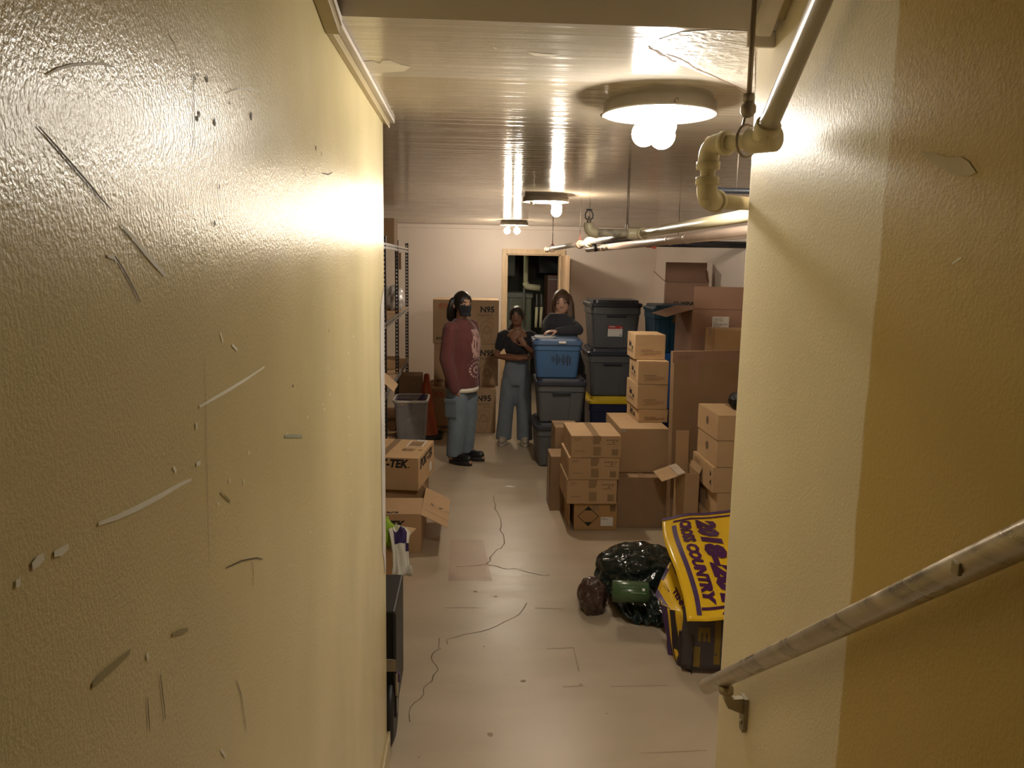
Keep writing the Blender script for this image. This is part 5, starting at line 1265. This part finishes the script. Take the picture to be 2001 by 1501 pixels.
def print_patch(t, shirt_obj, mask, x0, x1, z0, z1, n, m, name='print', eps=.003, dirv=(0, 1, 0), y0=-.6):
    me = shirt_obj.data; bv = BVHTree.FromPolygons([v.co.copy() for v in me.vertices], [tuple(p.vertices) for p in me.polygons])
    nz = int(n*(z1-z0)/(x1-x0)); vs = {}; bm = bmesh.new()
    def vert(i, j):
        if (i, j) not in vs:
            p = Vector((x0+(x1-x0)*i/n, y0, z0+(z1-z0)*j/nz)); hit = bv.ray_cast(p, Vector(dirv))
            vs[(i, j)] = bm.verts.new(hit[0]+hit[1]*eps) if hit[0] is not None else None
        return vs[(i, j)]
    for i in range(n):
        for j in range(nz):
            if not mask((i+.5)/n, (j+.5)/nz): continue
            q = [vert(i, j), vert(i+1, j), vert(i+1, j+1), vert(i, j+1)]
            if all(q) and max((a.co-b.co).length for a in q for b in q) < .05: bm.faces.new(q)
    o = bmobj(name, bm, m, t, True, normals=False); o['kind'] = 'stuff'
    return o

# --- masked figure in the red sweatshirt
h = 1.665; q = lambda *a: tuple(x*h for x in a)
sp1 = dict(head=(math.radians(-28), 0, math.radians(3)), skin=skinm('light tan skin', (.40, .235, .155)), hairm=M_HAIRK, mask=True, eyes=True, wide=1.05,
           arms=[(q(-.112, .006, .79), q(-.140, .018, .625), q(-.118, -.022, .465), (0.38, -.12, -1), (1, 0, 0), .35), (q(.112, .006, .79), q(.142, .02, .625), q(.120, -.02, .465), (-.38, -.12, -1), (-1, 0, 0), .35)],
           legs=[(q(-.048, .002, .47), q(-.055, -.006, .265), q(-.058, .012, .05), q(-.062, -.10, .02)), (q(.048, .002, .47), q(.058, -.010, .265), q(.066, .008, .05), q(.072, -.105, .02))],
           hairline=.968, sweep=.8,
           locks=[([(-.042, .028, .95), (-.050, .036, .90), (-.046, .046, .855), (-.034, .050, .825)], [(.020, .036), (.022, .038), (.020, .034), (.010, .018)]), ([(.042, .028, .95), (.049, .036, .90), (.045, .046, .86)], [(.018, .030), (.018, .030), (.008, .014)]),
                  ([(0, .05, .95), (0, .062, .90), (0, .064, .84)], [(.035, .02), (.042, .02), (.035, .012)])])
p1loc = (atY(903, 890, 7.72).x-.01, 7.72, 0)
t, HM, torso, ln, hd = person('person in maroon sweatshirt and black face mask standing in the aisle', p1loc, 58, h, sp1)
bm = bmesh.new()
S = [(.445, .0, .112, .090), (.47, .0, .116, .094), (.50, .0, .112, .090), (.56, .0, .112, .089), (.62, -.006, .112, .092), (.68, -.012, .114, .095), (.74, -.010, .116, .090), (.785, .0, .120, .076), (.808, .004, .114, .064), (.826, .004, .088, .054), (.842, .004, .054, .047), (.850, .004, .044, .043)]
rings(bm, [(z*h, 0, cy*h, rx*h, ry*h) for z, cy, rx, ry in S])
for (a, e, w_, *_r) in sp1['arms']:
    a, e, w_ = Vector(a), Vector(e), Vector(w_)
    add_sweep(bm, [a+Vector((0, 0, .012)), a*.6+e*.4, e, e*.4+w_*.6, w_+(w_-e)*.10], [.045*h, .043*h, .039*h, .036*h, .030*h], 16, round_ends=2)
sw = link('sweatshirt', remesh(bm, .011, 4), mat('maroon fleece', (.115, .032, .033), .9, var=.10, vscale=14, bump=.3, bscale=9, sheen=.2), t)
def spiral(u, v):
    # ammonite spiral low on the chest, marbled figure above it
    dx, dy = (u-.60)*.40/.23, (v-.22)/.23*1.0
    rr_ = math.hypot(dx, dy); th = math.atan2(dy, dx)
    if rr_ < 1.0:
        k = (rr_*2.6-th/(2*PI)) % 1.0
        if k < .45 and (rr_ < .95): return not (rr_ > .55 and math.sin(th*16) > .55)
        return False
    n1 = noise.noise(Vector((u*3.5, v*4.0, 3.7)))
    edge = .36-.22*abs(v-.72)*2.0
    if v > .44 and abs(u-.55-.06*math.sin(v*9)) < edge+.10*n1: return noise.noise(Vector((u*14, v*11, 1.1))) > -.22
    return False
print_patch(t, sw, spiral, -.125, .125, .50*h, .79*h, 56, mat('pale pink print', (.50, .33, .31), .85, var=.25, vscale=25))
bm = bmesh.new(); rings(bm, [(.428*h, 0, -.004*h, .106*h, .092*h), (.452*h, 0, -.004*h, .108*h, .092*h)]); bmobj('undershirt', bm, M_SHIRTW, t, True)
tr = [(.44*h, 0, 0, .094*h, .080*h), (.47*h, 0, .002*h, .104*h, .085*h), (.53*h, 0, .004*h, .105*h, .080*h), (.57*h, 0, 0, .09*h, .066*h)]
trousers(t, sp1, h, tr, M_DENIM, .57, (.064, .064, .056, .050, -.01, .047))
for s in (-1, 1):
    bm = bmesh.new(); mx = Matrix.Translation((s*.112*h, .0, .335*h)) @ Matrix.Rotation(s*.05, 4, 'Y')
    add_box(bm, (-.012, -.065, -.085), (.012, .065, .085), .008, mx); pk = bmobj('cargo_pocket', bm, M_DENIM, t)
    bm = bmesh.new(); add_box(bm, (-.016, -.070, .055), (.016, .070, .095), .006, mx); fl2 = bmobj('pocket_flap', bm, M_DENIM, t); fl2.parent = pk
for hip, kn, an, toe in sp1['legs']: shoe(t, an, toe, h, mat('black leather', (.010, .010, .011), .3), M_RUBBER, .042, .050)

# --- figure in the black crop top, arms folded
h = 1.49
sp2 = dict(head=(math.radians(-3), math.radians(-2), math.radians(-4)), skin=skinm('brown skin', (.20, .095, .055)), hairm=M_HAIRK, smile=False, wide=.93, bust=.010,
           arms=[(q(-.104, .004, .795), q(-.146, -.010, .645), q(.030, -.112, .640), (1, -.02, .06), (0, .55, .9), .45), (q(.104, .004, .795), q(.150, -.030, .642), q(.064, -.114, .735), (-.55, -.05, .75), (0, 1, -.1), .55)],
           legs=[(q(-.046, .0, .48), q(-.070, -.004, .27), q(-.088, .01, .05), q(-.098, -.105, .02)), (q(.046, .0, .48), q(.058, -.004, .27), q(.068, .01, .05), q(.076, -.105, .02))],
           hairline=.965, sweep=.75,
           locks=[([(0, .055, .94), (-.02, .068, .89), (-.055, .06, .845), (-.085, .045, .80), (-.095, .03, .765)], [(.035, .018), (.030, .018), (.022, .016), (.018, .012), (.006, .006)])])
sp2['arms'][0] = tuple(sp2['arms'][0]); 
p2loc = (atY(1007, 862, 8.52).x, 8.52, 0)
t, HM, torso, ln, hd = person('person in black crop top with folded arms in front of the doorway', p2loc, -6, h, sp2)
bm = bmesh.new()
S = [(.665, -.004, .083, .065), (.69, -.019, .090, .084), (.725, -.020, .096, .084), (.755, -.008, .101, .074), (.782, .002, .103, .060), (.795, .003, .100, .054)]
rings(bm, [(z*h, 0, cy*h, rx*h*.96, ry*h) for z, cy, rx, ry in S])
for (a, e, w_, *_r) in sp2['arms']:
    a, e = Vector(a), Vector(e)
    add_sweep(bm, [a+Vector((-a.x*.18, 0, .006)), a, a*.45+e*.55], [.040*h, .042*h, .036*h], 16, round_ends=2)
me_ = remesh(bm, .0085, 3)
# scoop neck: open the front above a curve
bm = bmesh.new(); bm.from_mesh(me_)
dl = [f for f in bm.faces if f.calc_center_median().y < -.0 and f.calc_center_median().z > .748*h+ (abs(f.calc_center_median().x)/(.050*h))**2.4*.045*h and abs(f.calc_center_median().x) < .056*h]
dl += [f for f in bm.faces if f.calc_center_median().z > .80*h and abs(f.calc_center_median().x) < .055*h and f not in dl]
bmesh.ops.delete(bm, geom=dl, context='FACES'); bm.to_mesh(me_); bm.free()
link('crop_top', me_, mat('black knit', (.009, .009, .013), .85, sheen=.1), t, True)
tr = [(.44*h, 0, 0, .088*h, .072*h), (.475*h, 0, .003*h, .101*h, .078*h), (.52*h, 0, .004*h, .102*h, .077*h), (.56*h, 0, .002*h, .092*h, .069*h), (.60*h, 0, 0, .085*h, .064*h), (.632*h, 0, 0, .081*h, .062*h)]
jn = trousers(t, sp2, h, tr, M_DENIM2, .59, (.062, .060, .056, .056, -.03, .060))
bm = bmesh.new(); rings(bm, [(.612*h, 0, .0, .087*h, .066*h), (.634*h, 0, 0, .084*h, .064*h)]); wb = bmobj('waistband', bm, M_DENIM2, t, True)
boxo('belt_loop', (-.006, -.071*h, .608*h), (.006, -.064*h, .637*h), M_DENIM2, t)
mm_white = True
for hip, kn, an, toe in sp2['legs']: shoe(t, an, toe, h, mat('off white canvas', (.42, .37, .30), .7), mat('off white rubber', (.46, .42, .36), .6), .035, .046)
mm_white = False

# --- figure in the dark hoodie leaning on the blue tote
h = 1.71
p3loc = (atY(1111, 720, 8.36).x, 8.36, 0)
def toloc(p, rz):   # world point into the figure's frame
    v = Vector(p)-Vector(p3loc); c, s = math.cos(-math.radians(rz)), math.sin(-math.radians(rz)); return Vector((v.x*c-v.y*s, v.x*s+v.y*c, v.z))
RZ3 = -48
wrW = Vector((atY(1090, 647, 7.90).x, 7.90, BZ+.042)); elW = Vector((atY(1131, 652, 7.96).x, 7.97, BZ+.055))
wr3, el3 = toloc(wrW, RZ3), toloc(elW, RZ3); hd3 = toloc(wrW+Vector((-1, -.15, .02)), RZ3)-wr3
sp3 = dict(head=(math.radians(40), math.radians(4), math.radians(-6)), shift=(-.0, -.125, -.03), lean=.36, skin=skinm('fair skin', (.52, .31, .235)), hairm=M_HAIRB, smile=True, light=True, wide=1.0,
           arms=[((-.175, -.15, 1.32), (-.215, -.08, 1.08), (-.15, -.16, .90), (.1, -.3, -1), (1, 0, 0), .4), ((.175, -.15, 1.32), tuple(el3), tuple(wr3), tuple(hd3), (0, 0, -1), .45)],
           legs=[(q(-.05, .02, .47), q(-.055, .01, .27), q(-.06, .03, .05), q(-.07, -.08, .02)), (q(.05, .02, .47), q(.058, .02, .27), q(.065, .04, .05), q(.07, -.07, .02))],
           hairline=.963, sweep=.7,
           locks=[([(.034, .014, .955), (.040, .014, .91), (.040, .002, .86), (.044, -.028, .80), (.050, -.045, .74), (.050, -.045, .70)], [(.026, .032), (.030, .036), (.030, .034), (.028, .026), (.022, .018), (.008, .008)]),
                  ([(-.042, .014, .95), (-.048, .014, .91), (-.044, .004, .86), (-.036, -.022, .80), (-.034, -.035, .74)], [(.014, .022), (.014, .024), (.014, .02), (.012, .014), (.006, .006)]),
                  ([(0, .05, .95), (.01, .062, .89), (.01, .06, .82), (.01, .06, .76)], [(.038, .02), (.045, .02), (.042, .016), (.02, .01)])])
t, HM, torso, ln, hd = person('smiling person with long brown hair leaning on the slate blue tote', p3loc, RZ3, h, sp3)
bm = bmesh.new()
S = [(.46, .0, .112, .088), (.52, .0, .112, .088), (.58, .0, .104, .082), (.64, -.002, .104, .082), (.70, -.008, .108, .086), (.75, -.006, .114, .084), (.785, .0, .118, .074), (.808, .004, .112, .064), (.826, .004, .084, .054), (.846, .004, .056, .048)]
rings(bm, [(z*h, 0, cy*h-max(0, z-.52)*h*.36, rx*h, ry*h) for z, cy, rx, ry in S])
for (a, e, w_, *_r) in sp3['arms']:
    a, e, w_ = Vector(a), Vector(e), Vector(w_)
    add_sweep(bm, [a, a*.5+e*.5, e, e*.5+w_*.5, w_], [.040*h, .037*h, .033*h, .029*h, .023*h], 16, round_ends=2)
hoo = link('hoodie', remesh(bm, .011, 3), mat('charcoal fleece', (.020, .021, .030), .9, var=.15, vscale=14, bump=.3, bscale=12, sheen=.15), t)
bm = bmesh.new(); c0 = ln((0, .03*h, .80*h)); add_sweep(bm, [c0+Vector((-.10, -.06, .0)), c0+Vector((-.10, .02, .03)), c0+Vector((0, .075, .035)), c0+Vector((.10, .02, .03)), c0+Vector((.10, -.06, .0))], [(.018, .03), (.03, .045), (.034, .055), (.03, .045), (.018, .03)], 12, round_ends=2); bmobj('hood', bm, MATS['charcoal fleece'], t, True)
tr = [(.44*h, 0, .02, .09*h, .075*h), (.48*h, 0, .01, .10*h, .08*h), (.55*h, 0, 0, .095*h, .07*h)]
trousers(t, sp3, h, tr, mat('dark denim', (.03, .035, .05), .85), .55, (.06, .058, .05, .045, -.02, .042))
for hip, kn, an, toe in sp3['legs']: shoe(t, an, toe, h, mat('black leather', (.010, .010, .011), .3), M_RUBBER, .03, .046)
